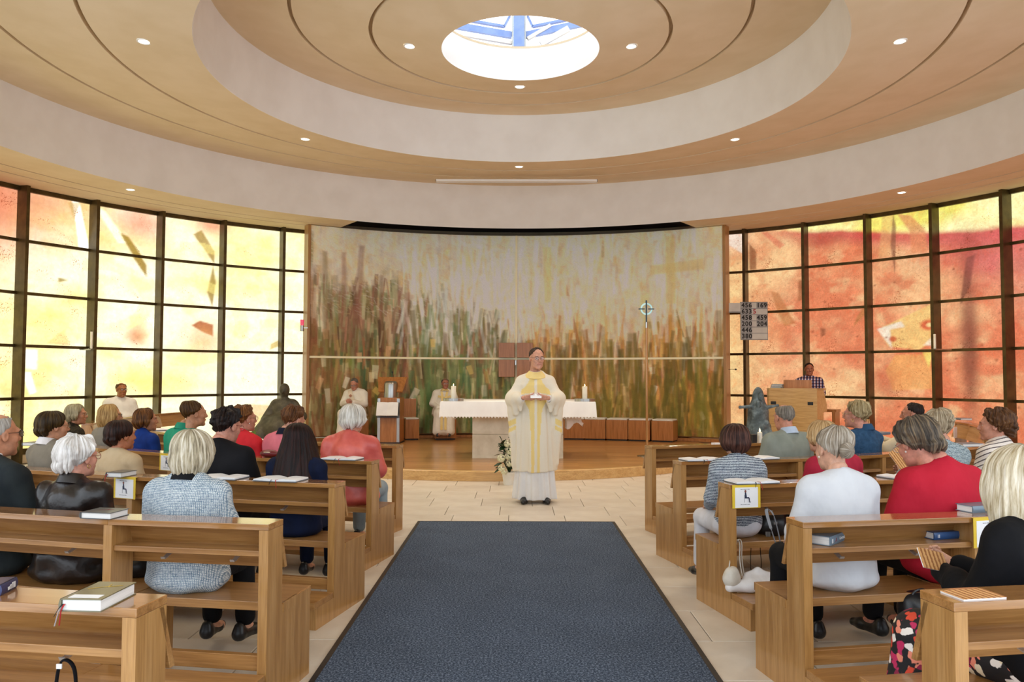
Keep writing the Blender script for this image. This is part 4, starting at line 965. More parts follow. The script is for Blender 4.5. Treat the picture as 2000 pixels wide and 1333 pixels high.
# small plant before the bronze figure
pp = empty('small_fern', (-4.25, 12.9, 0), label='small bright green pointed fern in front of the bronze figure', cat='plant')
MB().lathe([(.001, 0), (.14, 0), (.14, .50), (.001, .50)], 24).build('white_stand', CUSH, pp, smooth=True)
FERN = M('fern_green', '6E9A2E', '4E7A20', rough=.5)
for k in range(26):
    a_ = k*2.4; t = .02 + .05*(k % 5)/5; h_ = .25 - .18*(k/26)
    MB().tube(bez([(0, 0, .49), (t*cos(a_)*.7, t*sin(a_)*.7, .5+h_*.5), (t*cos(a_)*1.2, t*sin(a_)*1.2, .5+h_)], 3), .008, 4, .001, flat=(1, .4)).build('frond', FERN, pp)
# organ console
og = empty('organ_console', (0, 0, 0), R_(-36), label='light wooden organ console under the red window', cat='organ')
xl, _ = at_y(1498, 755, 15.35); og.location = (xl, 15.35, 0); wd = .93
MB().box(0, wd, 0, .02, .48, 1.31).build('rear_panel', MAPLE, og); MB().box(0, wd, .02, .62, 1.27, 1.31).build('top_board', MAPLE, og)
mb = MB().prism([(.0, .45), (.42, .45), (.42, .86), (.66, .86), (.66, 1.0), (.42, 1.31), (0, 1.31)], -.0, .04, 'x'); mb.build('left_side', MAPLE, og)
mb = MB().prism([(.021, .45), (.42, .45), (.42, .86), (.66, .86), (.66, 1.0), (.42, 1.31), (.021, 1.31)], wd-.04, wd, 'x'); mb.build('right_side', MAPLE, og)
MB().box(.04, wd-.04, .3, .62, .84, .88).build('key_bed', MAPLE, og)
MB().box(.05, wd-.05, .05, .40, .0, .45).build('pedestal', BEECH, og)
for sx in (.12, wd-.12): MB().box(sx-.05, sx+.05, -.006, .0, 1.0, 1.06).build('grip_slot', BLACKM, og)
mb = MB().box(wd*.30, wd*.86, .12, .14, 1.31, 1.47); mb.build('music_stand', BEECH, og)
for k in range(4):
    e = slab_book('music_book', .20, .27, .018, M('cover_green_grey', '5E6A64'), (og.location.x+.22+.01*(k % 2), 15.36, 1.312+.02*k), R_(-38+3*k), 'white-edged music volume on the organ, ' + ['bottom of the pile', 'second from the bottom', 'third from the bottom', 'top of the pile'][k], 'music books piled on the organ')
bx, _ = at_y(1604, 800, 15.95); ob_ = empty('organ_bench', (bx-.1, 15.95, 0), R_(-36), label='tall wooden organ bench behind the console', cat='bench')
MB().box(-.42, .42, -.16, .18, .84, .89).build('seat', BEECH, ob_)
for sx in (-.40, .34): MB().box(sx, sx+.06, -.16, .18, 0, .84).build('leg', BEECH, ob_)
MB().box(-.4, .4, -.02, .02, .4, .46).build('stretcher', BEECH, ob_)
# hymn board
hx0, hz1 = at_y(1446, 590, 16.6); hx1, hz0 = at_y(1500, 664.5, 16.6)
hb = empty('hymn_board', (hx0, 16.6, hz0), label='hymn number board on a bracket beside the painting', cat='sign')
Wb, Hb = hx1-hx0, hz1-hz0
SILV = M('board_silver', '8E8C88', '7E7C78', rough=.5, metal=.2); TL = M('tile_grey', 'A8A4A0', '9C9894', rough=.5); IVORY = M('board_ivory', 'D9D4CA', 'CFCAC0', rough=.6); REDI = M('ink_red', 'B5302A'); INK = M('ink_black', '1B1410', '120D0A', rough=.6)
MB().box(0, Wb, 0, .02, 0, Hb).build('back_plate', SILV, hb)
rows = [('456', None, '169'), ('633', '5', None), ('458', None, '459'), ('200', None, '204'), ('446', None, None), ('380', None, None)]
rh = (Hb-.02)/6
def text_mesh(s, size, name, mat, parent, loc, rot=(pi/2, 0, 0), ex=.001, off=.0):
    key = (s, size, mat.name)
    if key not in TXT:
        TXT[key] = _text(s, size, name, mat, ex, off)
    o = link(name, TXT[key], parent, loc); o.rotation_euler = rot; return o
TXT = {}
def _text(s, size, name, mat, ex, off):
    cu = bpy.data.curves.new(name, 'FONT'); cu.body = s; cu.size = size; cu.extrude = ex; cu.offset = off; cu.align_x = 'CENTER'; cu.align_y = 'CENTER'; cu.resolution_u = 3
    cu.materials.append(mat); t = bpy.data.objects.new('tmp', cu); COL.objects.link(t)
    dg = bpy.context.evaluated_depsgraph_get(); me = bpy.data.meshes.new_from_object(t.evaluated_get(dg)); bpy.data.objects.remove(t); return me
for i, (a_, m_, c_) in enumerate(rows):
    z0 = Hb - .01 - rh*(i+1); zc_ = z0 + rh/2
    MB().box(.01, Wb-.01, -.006, 0, z0+.008, z0+rh-.004).build('row_panel', IVORY, hb)
    def digits(s, x0, mat):
        for k, ch in enumerate(s):
            w1 = Wb*.13; x = x0 + w1*(k+.5)
            MB().box(x-w1*.49, x+w1*.49, -.012, -.006, z0+.008, z0+rh-.004).build('number_tile', TL, hb)
            text_mesh(ch, rh*1.02, 'digit', mat, hb, (x, -.013, zc_), ex=.0008, off=.004)
    digits(a_, .015, INK)
    if c_: digits(c_, Wb-.015-Wb*.39, INK)
    if m_:
        MB().box(Wb*.45, Wb*.57, -.012, -.006, z0+.008, z0+rh-.004).build('number_tile', IVORY, hb); text_mesh(m_, rh*1.02, 'digit', REDI, hb, (Wb*.51, -.013, zc_), ex=.0008, off=.004)
bz1 = at_y(1430, 592, 16.6)[1]-hz0; bz0 = at_y(1430, 609, 16.6)[1]-hz0
MB().box(-.235, 0, 0, .02, bz0, bz1).build('bracket_box', IVORY, hb); MB().box(-.24, 0, -.004, .024, bz0-.025, bz0).build('bracket_rail', SILV, hb)
# small things on the panel ends
for (px, py, lab, nme) in ((590, 636, 'small red and silver sanctuary lamp on the left edge of the painting', 'sanctuary_lamp'), ):
    x, z = at_y(px, py, 16.4); e = empty(nme, (x, 16.4, z), label=lab, cat='lamp')
    RG = M('ruby_glass', 'E0506A', 'C83858', rough=.2); b_ = RG.node_tree.nodes['Principled BSDF']; b_.inputs['Emission Color'].default_value = (1, .1, .2, 1); b_.inputs['Emission Strength'].default_value = .5
    MB().lathe([(.001, 0), (.035, 0), (.04, .12), (.001, .12)], 16).build('glass', RG, e, smooth=True)
    MB().lathe([(.001, -.12), (.04, -.12), (.04, 0), (.001, 0)], 16).build('holder', STEEL, e, smooth=True); MB().box(0, .12, -.01, .01, -.06, -.04).build('arm', STEEL, e)
x, z = at_y(1437, 722, 16.3); e = empty('gooseneck_microphone', (x, 16.3, z), label='tiny gooseneck microphone sticking out beside the painting', cat='microphone')
MB().tube([(-.15, 0, 0), (0, 0, 0)], .006, 6).build('stem', BLACKM, e); MB().lathe([(.001, -.02), (.02, -.01), (.022, .01), (.001, .02)], 12).build('head', BLACKM, e, smooth=True)
# apostle candles on the mullions
for px, ty, by, sd in ((178, 645, 683, -1), (1826, 650, 683, 1)):
    Yc = 14.7 if sd < 0 else 14.4
    x, z0 = at_y(px, by, Yc); _, z1 = at_y(px, ty, Yc)
    e = empty('wall_candle', (x, Yc, z0), label='slim white candle in a bracket on the window grid, ' + ('yellow side' if sd < 0 else 'red side'), cat='candle')
    MB().tube([(sd*.35, .1, 0), (0, 0, 0)], .012, 8).build('arm', STEEL, e); MB().lathe([(.001, 0), (.05, .0), (.055, .015), (.001, .012)], 16).build('saucer', STEEL, e, smooth=True)
    MB().lathe([(.022, .015), (.022, z1-z0-.03), (.002, z1-z0-.03)], 14).build('wax', WAX, e, smooth=True); MB().tube([(0, 0, z1-z0-.03), (0, 0, z1-z0)], .003, 5).build('wick', BLACKM, e)
# slotted plywood chair at far left
ch = empty('slotted_chair', (-6.55, 12.05, 0), R_(-60), label='light plywood chair with four slots in its back at the far left', cat='chair')
mb = MB(); prof = []
for z0, z1 in ((.52, .60), (.635, .645), (.68, .69), (.725, .735), (.77, .86)): mb.box(-.21, .21, .19, .205, z0, z1)
mb2 = MB()
for a_, b_ in ((-.21, -.13), (.05, .21)): mb2.box(a_, b_, .189, .206, .52, .86)
mb.build('slats', MAPLE, ch); mb2.build('backrest', MAPLE, ch); MB().box(-.21, .21, -.2, .2, .44, .455).build('seat', MAPLE, ch)
for sx in (-.19, .19):
    for sy in (-.18, .18): MB().tube([(sx, sy, 0), (sx, sy, .44 if sy < 0 else .6)], .011, 8).build('leg', STEEL, ch)
# ------------------------------------------------------------------ people
def P3(*a): return np.array(a, np.float32)
def head_arrays(g):
    f = g == 'f'
    pr = [('el', (0, -.014, .030), (.0765, .096, .086)), ('el', (0, .028, -.028), (.060, .062, .086)), ('el', (0, .036, -.076), (.047 if f else .053, .047, .036), {'k': .03}),
          ('rc', (0, .090, .014), (0, .107, -.024), .0085, .0125, {'k': .016}), ('rc', (-.012, .096, -.030), (.012, .096, -.030), .008, .008, {'k': .01}),
          ('rc', (-.032, .081, .026), (.032, .081, .026), .012, .012, {'k': .02}), ('el', (-.034, .062, -.022), (.024, .022, .024), {'k': .02}), ('el', (.034, .062, -.022), (.024, .022, .024), {'k': .02}),
          ('el', (0, .077, -.101), (.022, .018, .017), {'k': .02}),
          ('el', (-.031, .094, .006), (.0150, .0125, .0085), {'op': 'sub', 'k': .008}), ('el', (.031, .094, .006), (.0150, .0125, .0085), {'op': 'sub', 'k': .008}),
          ('rc', (-.019, .0885, -.053), (.019, .0885, -.053), .0065, .0065, {'k': .006}), ('rc', (-.016, .0880, -.064), (.016, .0880, -.064), .0075, .0075, {'k': .006}),
          ('el', (-.077, -.006, -.004), (.008, .019, .031), {'k': .006}), ('el', (.077, -.006, -.004), (.008, .019, .031), {'k': .006}),
          ('el', (-.086, -.002, .0), (.006, .011, .018), {'op': 'sub', 'k': .004}), ('el', (.086, -.002, .0), (.006, .011, .018), {'op': 'sub', 'k': .004}),
          ('rc', (0, -.028, -.05), (0, -.052, -.175), .045 if f else .051, .054 if f else .060, {'k': .03})]
    return snets(pr, (-.1, -.13, -.22), (.1, .13, .13), .0052, .02)
HEAD = {g: head_arrays(g) for g in 'mf'}
def hand_arrays(curl=.5):
    pr = []
    for i, (x, L_) in enumerate(((-.030, .058), (-.010, .070), (.010, .076), (.029, .070))):
        b0 = P3(x*.55, .004, 0); b1 = P3(x, .085-.006*abs(i-2), -.002); pr.append(('rc', b0, b1, .0135, .0105, {'k': .012}))
        a = curl*.5; p = b1
        for j, (fr, r0, r1) in enumerate(((.46, .0098, .0088), (.30, .0088, .0078), (.24, .0078, .0066))):
            q = p + P3(0, cos(a), -sin(a))*L_*fr; pr.append(('rc', p, q, r0, r1, {'k': .003})); p = q; a += curl*.75
    pr += [('rc', P3(.018, .014, -.004), P3(.044, .050, -.014), .015, .0115, {'k': .012}), ('rc', P3(.044, .050, -.014), P3(.050, .078, -.026), .0105, .0088, {'k': .003}), ('rc', P3(.050, .078, -.026), P3(.046, .098, -.036), .0088, .007, {'k': .003}),
           ('rc', P3(0, -.07, 0), P3(0, .01, 0), .024, .021, {'k': .02})]
    return snets(pr, (-.07, -.10, -.12), (.09, .19, .05), .0042, .01)
HAND = {'R': hand_arrays(.85)}
HAND['L'] = (HAND['R'][0]*P3(-1, 1, 1), HAND['R'][1][:, ::-1])
def place_hand(side, wrist, direc, palm):
    """direc: towards the fingers; palm: palm normal (where the palm faces)"""
    y = Vector(direc).normalized(); z = -Vector(palm); z = (z - y*z.dot(y)).normalized(); x = y.cross(z)
    m_ = Matrix((x, y, z)).transposed().to_4x4(); m_.translation = Vector(wrist)
    return xf(HAND[side][0], m_), HAND[side][1]
SKINS = {}
def skin(c):
    if c not in SKINS:
        m_ = M('skin_' + c, c, tuple(int(int(c[i:i+2], 16)*.86) for i in (0, 2, 4)), rough=.5, scale=(30, 30, 30), bmp=.05, detail=4)
        b_ = m_.node_tree.nodes['Principled BSDF']; b_.inputs['Subsurface Weight'].default_value = .0; SKINS[c] = m_
    return SKINS[c]
def hairmat(c1, c2, c3=None):
    k = 'hair_' + c1 + c2
    if k in _mc: return _mc[k]
    m_, nt, b = nm(k); mp = mapped(nt, (13, 13, .9), 'flow'); n = noise(nt, mp, 1.0, 4, .65)
    r = ramp(nt, n.outputs[0], [(.34, lin(c2)), (.5, lin(c1)), (.66, lin(c3 or c1))]); nt.links.new(r.outputs[0], b.inputs['Base Color'])
    mp2 = mapped(nt, (40, 40, 1), 'flow'); n2 = noise(nt, mp2, 1.0, 3, .6)
    b.inputs['Roughness'].default_value = .45; b.inputs['Specular IOR Level'].default_value = .22; bump(nt, b, n2.outputs[0], .8, .006)
    _mc[k] = m_; return m_
EYEW = M('eye_white', 'E8E4DE', rough=.3); IRIS = M('eye_iris', '3A2E22', rough=.2); LIP = M('lip_skin', 'B0655A', rough=.5)
_fr = np.array([9, 14, 23, 31, 44, 58])
def hair_arrays(seed=0, off=.016, crown=(0, -.02), ends=None, a0=0, amp=.004, curl=0., curlf=60., tuck=.02, flare=0., ragged=.06, NP=150, NS=34, vol=0., frontlift=0.):
    """ends: list of (phi_deg, alpha_end_deg, drop) for phi = 0 (front) .. 180 (back)"""
    r = np.random.default_rng(seed); ph = np.linspace(-pi, pi, NP, endpoint=False); ap = np.degrees(np.abs(ph))
    E_ = np.array(ends, float); ae = np.radians(np.interp(ap, E_[:, 0], E_[:, 1])); dr = np.interp(ap, E_[:, 0], E_[:, 2])
    rg = sum(np.sin(k*ph + r.random()*6.28)*w for k, w in zip((7, 13, 21, 34), (1, .8, .7, .5)))*ragged
    dr = dr*(1+rg); ae = ae*(1+rg*.25); a00 = np.radians(a0)
    c0 = np.array([crown[0], crown[1], 0])
    s = np.linspace(0, 1, NS)[:, None]
    arcl = np.maximum(ae-a00, .02)*.10; tot = arcl + dr; ls = s*tot
    al_ = a00 + np.minimum(ls/arcl, 1)*(ae-a00); dl = np.maximum(ls-arcl, 0)
    t = off*np.clip(.55+.6*np.sin(np.minimum(al_, pi/2)), 0, 2) + vol*np.sin(np.minimum(al_, pi*.9))
    tp = np.where(dr < .06, np.clip(1-.92*s**2.6, 0, 1), 1.); t = t*tp - .006*(1-tp)
    rx, ry, rz = .080+t, .100+t, .093+t*1.05
    sp, cp = np.sin(ph), np.cos(ph)
    fl = np.clip(cp, 0, 1)*frontlift
    w = np.clip(1-al_/1.4, 0, 1)
    x = np.sin(al_)*sp*rx + c0[0]*w; y = -.012 + np.sin(al_)*cp*ry + c0[1]*w; z = .026 + np.cos(al_)*(rz + fl)
    q = np.where(dr > 1e-4, dl/np.maximum(dr, 1e-4), 0)
    rad = flare*dl + .012*np.sin(pi*q)*(dr > .06) - np.where(dr < .06, .55*dl, tuck*q**2)
    x = x + sp*rad; y = y + cp*rad; z = z - dl
    st = sum(np.sin(k*ph + r.random()*6.28 + s*(r.random()-.5)*7)*a for k, a in zip(_fr, (.5, .6, .8, .8, .7, .5)))/2
    st = st*amp*np.clip(s*3, .25, 1)
    nx_, ny_, nz_ = np.sin(np.minimum(al_, pi/2))*sp, np.sin(np.minimum(al_, pi/2))*cp, np.cos(np.minimum(al_, pi/2))
    P_ = np.stack([x+nx_*st, y+ny_*st, z+nz_*st], -1)
    if curl:
        p = P_.reshape(-1, 3).astype(np.float32); d_ = np.maximum((wob(p, curlf, seed+1, 7) + .6*wob(p, curlf*1.9, seed+2, 7)).reshape(P_.shape[:2]), -.12)*curl
        P_ += np.stack([nx_, ny_, nz_], -1)*d_[..., None]
    rows = [P_]
    fl2 = np.broadcast_to(np.stack([np.cos(ph), np.sin(ph), 0*ph], -1), (NS, NP, 3)).copy(); fl2[..., 2] = ls*10
    e = P_[-1]; inn = np.stack([sp, cp, 0*sp], -1)
    lk = np.where(dr < .06, .35, 1.)[:, None]; l1 = e - inn*.012*lk + [0, 0, .002]; l2 = e - inn*.03*lk + [0, 0, .02]
    rows.append(l1[None]); rows.append(l2[None]); fl2 = np.concatenate([fl2, fl2[-1:], fl2[-1:]])
    if a0:                                      # open ring around a bald crown: roll the upper edge under
        b0 = P_[0]; rows.insert(0, (b0 - np.stack([nx_[0], ny_[0], nz_[0]], -1)*.012)[None]); fl2 = np.concatenate([fl2[:1], fl2])
    G = np.concatenate(rows); n0 = G.shape[0]
    i = (np.arange(n0-1)[:, None]*NP + np.arange(NP)).ravel(); jn = (np.arange(n0-1)[:, None]*NP + (np.arange(NP)+1) % NP).ravel()
    F = np.stack([i, i+NP, jn+NP, jn], 1)
    return G.reshape(-1, 3).astype(np.float32), F[:, ::-1], fl2.reshape(-1, 3).astype(np.float32)
FRONT = (0, 48, 0)
HS = {
 'bob':   dict(off=.022, ends=[(0, 52, 0), (35, 62, 0), (52, 88, .07), (80, 95, .125), (130, 95, .135), (180, 95, .165)], amp=.0035, tuck=.030, vol=.006, ragged=.03),
 'bob_short': dict(off=.022, ends=[(0, 50, 0), (35, 60, 0), (55, 85, .03), (80, 95, .075), (130, 98, .085), (180, 98, .09)], amp=.005, tuck=.04, vol=.012),
 'helmet': dict(off=.024, ends=[(0, 62, 0), (40, 72, 0), (60, 95, .02), (90, 100, .03), (130, 103, .06), (180, 103, .075)], amp=.0035, tuck=.045, vol=.016),
 'long':  dict(off=.020, ends=[(0, 52, 0), (40, 66, 0), (60, 92, .30), (90, 92, .40), (180, 92, .40)], amp=.005, tuck=-.01, flare=.18, vol=.008, NS=44),
 'long_mid': dict(off=.022, ends=[(0, 52, 0), (38, 64, 0), (55, 92, .16), (90, 92, .22), (180, 92, .235)], ragged=.035, amp=.004, tuck=.005, flare=.08, vol=.008, NS=40),
 'short': dict(off=.015, ends=[(0, 46, 0), (35, 56, 0), (58, 74, 0), (80, 84, 0), (100, 104, .015), (135, 112, .035), (180, 114, .045)], amp=.006, curl=.026, curlf=85, vol=.012, frontlift=.012, NP=190, NS=46),
 'short_m': dict(off=.007, ends=[(0, 44, 0), (35, 52, 0), (55, 70, 0), (78, 84, 0), (100, 100, .0), (135, 110, .02), (180, 114, .03)], amp=.0025, curl=.006, curlf=120, vol=.004, frontlift=.006),
 'curly': dict(off=.030, ends=[(0, 54, 0), (35, 62, 0), (58, 82, 0), (80, 98, .02), (110, 104, .045), (180, 108, .07)], amp=.005, curl=.036, curlf=75, vol=.018, NP=220, NS=54),
 'wavy': dict(off=.022, ends=[(0, 52, 0), (35, 60, 0), (58, 80, 0), (80, 94, .01), (110, 106, .03), (180, 108, .055)], amp=.006, curl=.028, curlf=70, vol=.014, NP=200, NS=50),
 'ring':  dict(off=.008, a0=46, ends=[(0, 48, 0), (45, 50, 0), (62, 70, 0), (80, 84, 0), (100, 104, .0), (135, 112, .02), (180, 114, .03)], amp=.002, curl=.006, curlf=120, ragged=.02),
 'swept': dict(off=.014, ends=[(0, 50, 0), (35, 60, 0), (58, 78, 0), (80, 90, .0), (100, 102, .01), (135, 108, .03), (180, 110, .04)], amp=.005, curl=.014, curlf=60, vol=.010, crown=(0, -.05)),
}
def garment_arrays(o, lean, kind, w=1., bulk=0., arms='lap', seed=0, res=.0135, folds=.004):
    """seated upper garment; o: extra thickness"""
    B_ = bulk; sh = .165*w
    def Lp(p): return P3(p[0], p[1] + lean*(p[2]-.55), p[2])
    pr = [('el', Lp((0, 0, .585)), (.195*w+B_+o, .155+B_+o, .145+o)), ('el', Lp((0, .0, .76)), (.172*w+B_+o, .122+B_+o, .17+o)), ('el', Lp((0, -.012, .915)), (.178*w+B_*.5+o, .118+B_*.6+o, .165+o)),
          ('rc', Lp((-sh, -.012, .995)), Lp((sh, -.012, .995)), .055+o, .055+o), ('rc', Lp((0, -.022, 1.07)), Lp((-sh*.95, -.014, 1.005)), .050+o, .045+o), ('rc', Lp((0, -.022, 1.07)), Lp((sh*.95, -.014, 1.005)), .050+o, .045+o)]
    for sg in (-1, 1):
        S_ = Lp((sg*(sh+.018), -.008, .975))
        if arms == 'lap': Eb, Wr = Lp((sg*(.225*w+B_*.6), .045, .75)), P3(sg*.12, .30+lean*.2, .66)
        elif arms == 'hold': Eb, Wr = Lp((sg*(.22*w+B_*.5), .08, .76)), P3(sg*.07, .33+lean*.3, .80)
        elif arms == 'ledge': Eb, Wr = P3(sg*.27, .25, .86), P3(sg*.12, .50, .90)
        pr += [('rc', S_, Eb, .058+o+B_*.3, .049+o+B_*.3, {'k': .05}), ('rc', Eb, Wr, .048+o, .036+o, {'k': .03})]
    if kind in ('jacket', 'robe', 'cardigan'):
        pr += [('el', P3(0, .01, .50), (.205*w+B_+o, .17+B_+o, .085))]
    if kind == 'robe':
        for sg in (-1, 1):
            pr += [('rc', P3(sg*.10, .05, .55), P3(sg*.13, .44, .55), .12, .10, {'k': .08}), ('rc', P3(sg*.13, .44, .53), P3(sg*.15, .46, .12), .10, .11, {'k': .06})]
        pr += [('rc', P3(0, .42, .52), P3(0, .45, .14), .10, .11, {'k': .08}), ('rc', P3(0, .1, .54), P3(0, .42, .54), .11, .10, {'k': .08})]
    # open neck
    pr += [('el', Lp((0, .035, 1.165)), (.072, .085, .07), {'op': 'sub', 'k': .02})]
    fw_ = folds
    def disp(p):
        a = np.stack([p[:, 0], p[:, 1]*1.2, p[:, 2]*1.0], 1)
        vert = wob(a*np.array([1, 1, .35], np.float32), 24, seed, 5); return -fw_*1.5*vert - fw_*1.1*wob(a, 34, seed+9, 6) - (.012*wob(p*np.array([1, 1, .12], np.float32), 60, seed+3, 6)*np.clip((.85-p[:, 2])*3, .25, 1) if kind == 'robe' else 0)
    zlo = .02 if kind == 'robe' else .40
    return snets(pr, (-.45, -.32, zlo), (.45, .68, 1.20), res, .05, disp)
def legs_arrays(o, kind='trousers', spread=1.):
    pr = [('el', P3(0, .0, .55), (.185+o, .145+o, .105+o))]
    for sg in (-1, 1):
        H_, K_, A_ = P3(sg*.095, .03, .535), P3(sg*.11*spread, .455, .525), P3(sg*.115*spread, .485, .14)
        pr += [('rc', H_, K_, .085+o, .062+o, {'k': .04}), ('rc', K_, A_, .058+o, .040+o*1.5, {'k': .02})]
    if kind == 'skirt':
        pr += [('rc', P3(-.06, .1, .52), P3(-.05, .46, .50), .10, .09, {'k': .06}), ('rc', P3(.06, .1, .52), P3(.05, .46, .50), .10, .09, {'k': .06}), ('rc', P3(-.07, .47, .50), P3(-.10, .50, .22), .09, .10, {'k': .06}), ('rc', P3(.07, .47, .50), P3(.10, .50, .22), .09, .10, {'k': .06})]
    return snets(pr, (-.32, -.22, .08 if kind != 'skirt' else .12), (.32, .66, .70), .0135, .04, lambda p: .003*wob(p, 40, 4))
LEGS = {k: legs_arrays(.014, k) for k in ('trousers', 'skirt')}
BODYC = {}
def body_arrays(lean, arms, w):
    k = (round(lean, 2), arms, round(w, 2))
    if k in BODYC: return BODYC[k]
    def Lp(p): return P3(p[0], p[1] + lean*(p[2]-.55), p[2])
    sh = .165*w
    pr = [('el', Lp((0, 0, .60)), (.16*w, .125, .12)), ('el', Lp((0, -.0, .76)), (.14*w, .095, .16)), ('el', Lp((0, -.01, .91)), (.155*w, .095, .15)), ('rc', Lp((-sh, -.01, 1.01)), Lp((sh, -.01, 1.01)), .045, .045), ('rc', Lp((0, -.02, 1.00)), Lp((0, -.012, 1.115)), .058, .055)]
    hands = []
    for sg in (-1, 1):
        S_ = Lp((sg*(sh+.02), -.008, 1.0))
        if arms == 'lap': Eb, Wr = Lp((sg*.225*w, .045, .75)), P3(sg*.12, .30+lean*.2, .66)
        elif arms == 'hold': Eb, Wr = Lp((sg*.22*w, .08, .76)), P3(sg*.07, .33+lean*.3, .80)
        else: Eb, Wr = P3(sg*.27, .25, .86), P3(sg*.12, .50, .90)
        pr += [('rc', S_, Eb, .042, .036, {'k': .04}), ('rc', Eb, Wr, .036, .024, {'k': .02})]
        d_ = Vector(Wr-Eb).normalized()
        if arms == 'hold': hands.append(place_hand('R' if sg > 0 else 'L', Vector(Wr)+d_*.04, (d_.x-.0, d_.y, d_.z+.25), (-sg*.8, 0, .45)))
        else: hands.append(place_hand('L' if sg > 0 else 'R', Vector(Wr)+d_*.04, (d_.x, d_.y, d_.z-.1), (0, 0, -1)))
        pr += [('rc', P3(sg*.09, .03, .53), P3(sg*.11, .455, .525), .07, .05, {'k': .03}), ('rc', P3(sg*.11, .455, .52), P3(sg*.115, .48, .10), .048, .032, {'k': .02}), ('rc', P3(sg*.115, .48, .075), P3(sg*.12, .60, .035), .034, .03, {'k': .02})]
    BODYC[k] = merge([snets(pr, (-.36, -.24, .0), (.36, .70, 1.2), .016, .03)] + hands)
    return BODYC[k]
def glasses_mb(wide=.058, rim='round', zc=.006):
    mb = MB()
    for sg in (-1, 1):
        c_ = Vector((sg*.031, .104, zc)); pts = [c_ + Vector((cos(t)*.024, -abs(cos(t))*.004*sg*0, sin(t)*(.018 if rim != 'round' else .020))) for t in np.linspace(0, 2*pi, 19)]
        mb.tube(pts, .0016, 5); mb.tube([(sg*.054, .103, zc+.006), (sg*.068, .088, zc+.008), (sg*.079, .0, zc+.008), (sg*.080, -.012, zc)], .0017, 5)
    mb.tube([(-.008, .105, zc+.004), (0, .107, zc+.007), (.008, .105, zc+.004)], .0016, 5); return mb
GFR = {'dark': M('spectacle_dark', '2A2220', rough=.3), 'metal': M('spectacle_metal', 'A89878', rough=.3, metal=.8), 'red': M('spectacle_red', '8A2A22', rough=.3), 'clear': M('spectacle_light', 'D8D0C4', rough=.3)}
LENS, nt, b = nm('lens_glass'); b.inputs['Base Color'].default_value = (.9, .95, .95, 1); b.inputs['Roughness'].default_value = .02
tr = nt.nodes.new('ShaderNodeBsdfTransparent'); ms = nt.nodes.new('ShaderNodeMixShader'); ms.inputs[0].default_value = .15
nt.links.new(tr.outputs[0], ms.inputs[1]); nt.links.new(b.outputs[0], ms.inputs[2]); nt.links.new(ms.outputs[0], nt.nodes['Material Output'].inputs[0])
GOLD = M('earring_gold', 'E0C070', rough=.25, metal=.9); PEARL = M('earring_pearl', 'F2EEE6', rough=.25)
def shoe(parent, sg, mat, y0=.47, spread=1., name='shoe', scale=1.):
    pr = [('rc', P3(0, -.05, .042), P3(0, .10, .036), .040, .034), ('rc', P3(0, .10, .034), P3(0, .17, .028), .036, .026), ('rc', P3(0, -.06, .05), P3(0, -.05, .085), .036, .034), ('f', lambda p: (.006-p[:, 2]), {'op': 'int', 'k': .004})]
    if 'sh' not in _mc: _mc['sh'] = snets(pr, (-.06, -.12, -.01), (.06, .22, .14), .006, .03)
    o = link(name, np_mesh(name, *_mc['sh'], mat), parent, (sg*.118*spread, y0, 0), -sg*.12); return o
def build_head(root, g, mat, hd, hair, hmat, glasses, earr, seed, hx=None, brow=None, frag=None, sub=None):
    """hd: matrix of the head frame in the person's space"""
    parts = []
    if hair:
        st = dict(HS[hair]); st.update(hx or {})
        V, F, FL = hair_arrays(seed=seed, **st)
        me = np_mesh('hair', xf(V, hd), F, hmat, True, {'flow': FL}); o = link('hair', me, root); parts.append(o)
    for sg in (-1, 1):
        mb = MB(); mb.m = hd @ Matrix.Translation((sg*.031, .0715, .006)) @ Matrix.Rotation(-pi/2, 4, 'X')
        mb.lathe([(.0005, .0118), (.0058, .0106)], 12, caps=False); k = len(mb.f); mb.lathe([(.0058, .0104), (.0095, .0066), (.0115, .0), (.0005, -.0115)], 12, caps=False)
        me = mb.mesh('eye', [IRIS, EYEW], True); me.polygons.foreach_set('material_index', [0]*k + [1]*(len(mb.f)-k)); link('eye', me, root)
    mb = MB(); mb.m = hd
    for sg in (-1, 1): mb.tube([(sg*.014, .0955, .026), (sg*.03, .0955, .031), (sg*.047, .086, .026)], .0032, 6, flat=(.8, .6))
    mb.build('eyebrows', brow or hmat or IRIS, root, smooth=True)
    mb = MB(); mb.m = hd; mb.tube([(-.021, .0905, -.0575), (-.008, .0965, -.0565), (.008, .0965, -.0565), (.021, .0905, -.0575)], .0045, 6); mb.build('lips', LIP, root, smooth=True)
    if glasses:
        mb = glasses_mb(rim='round' if glasses in ('metal', 'red') else 'rect'); 
        mb.v = [tuple(hd @ Vector(v)) for v in mb.v]; gl = mb.build('glasses', GFR[glasses], root, smooth=True)
        mb = MB(); mb.m = hd
        for sg in (-1, 1): mb.add([(sg*.031+.023*cos(t), .104, .006+.018*sin(t)) for t in np.linspace(0, 2*pi, 17)[:-1]], [tuple(range(16))])
        mb.build('lens', LENS, gl)
    if earr:
        for sg in (-1, 1):
            mb = MB(); mb.m = hd @ Matrix.Translation((sg*.084, .002, -.040))
            if earr == 'hoop': mb.tube([(0, .011*cos(t), -.008+.011*sin(t)) for t in np.linspace(0, 2*pi, 13)], .0022, 5)
            else: mb.lathe([(.001, -.006), (.006, 0), (.001, .006)], 10)
            mb.build('earring', GOLD if earr != 'pearl' else PEARL, root, smooth=True)
PRIEST = Vector((.234, 9.72, 1.72))
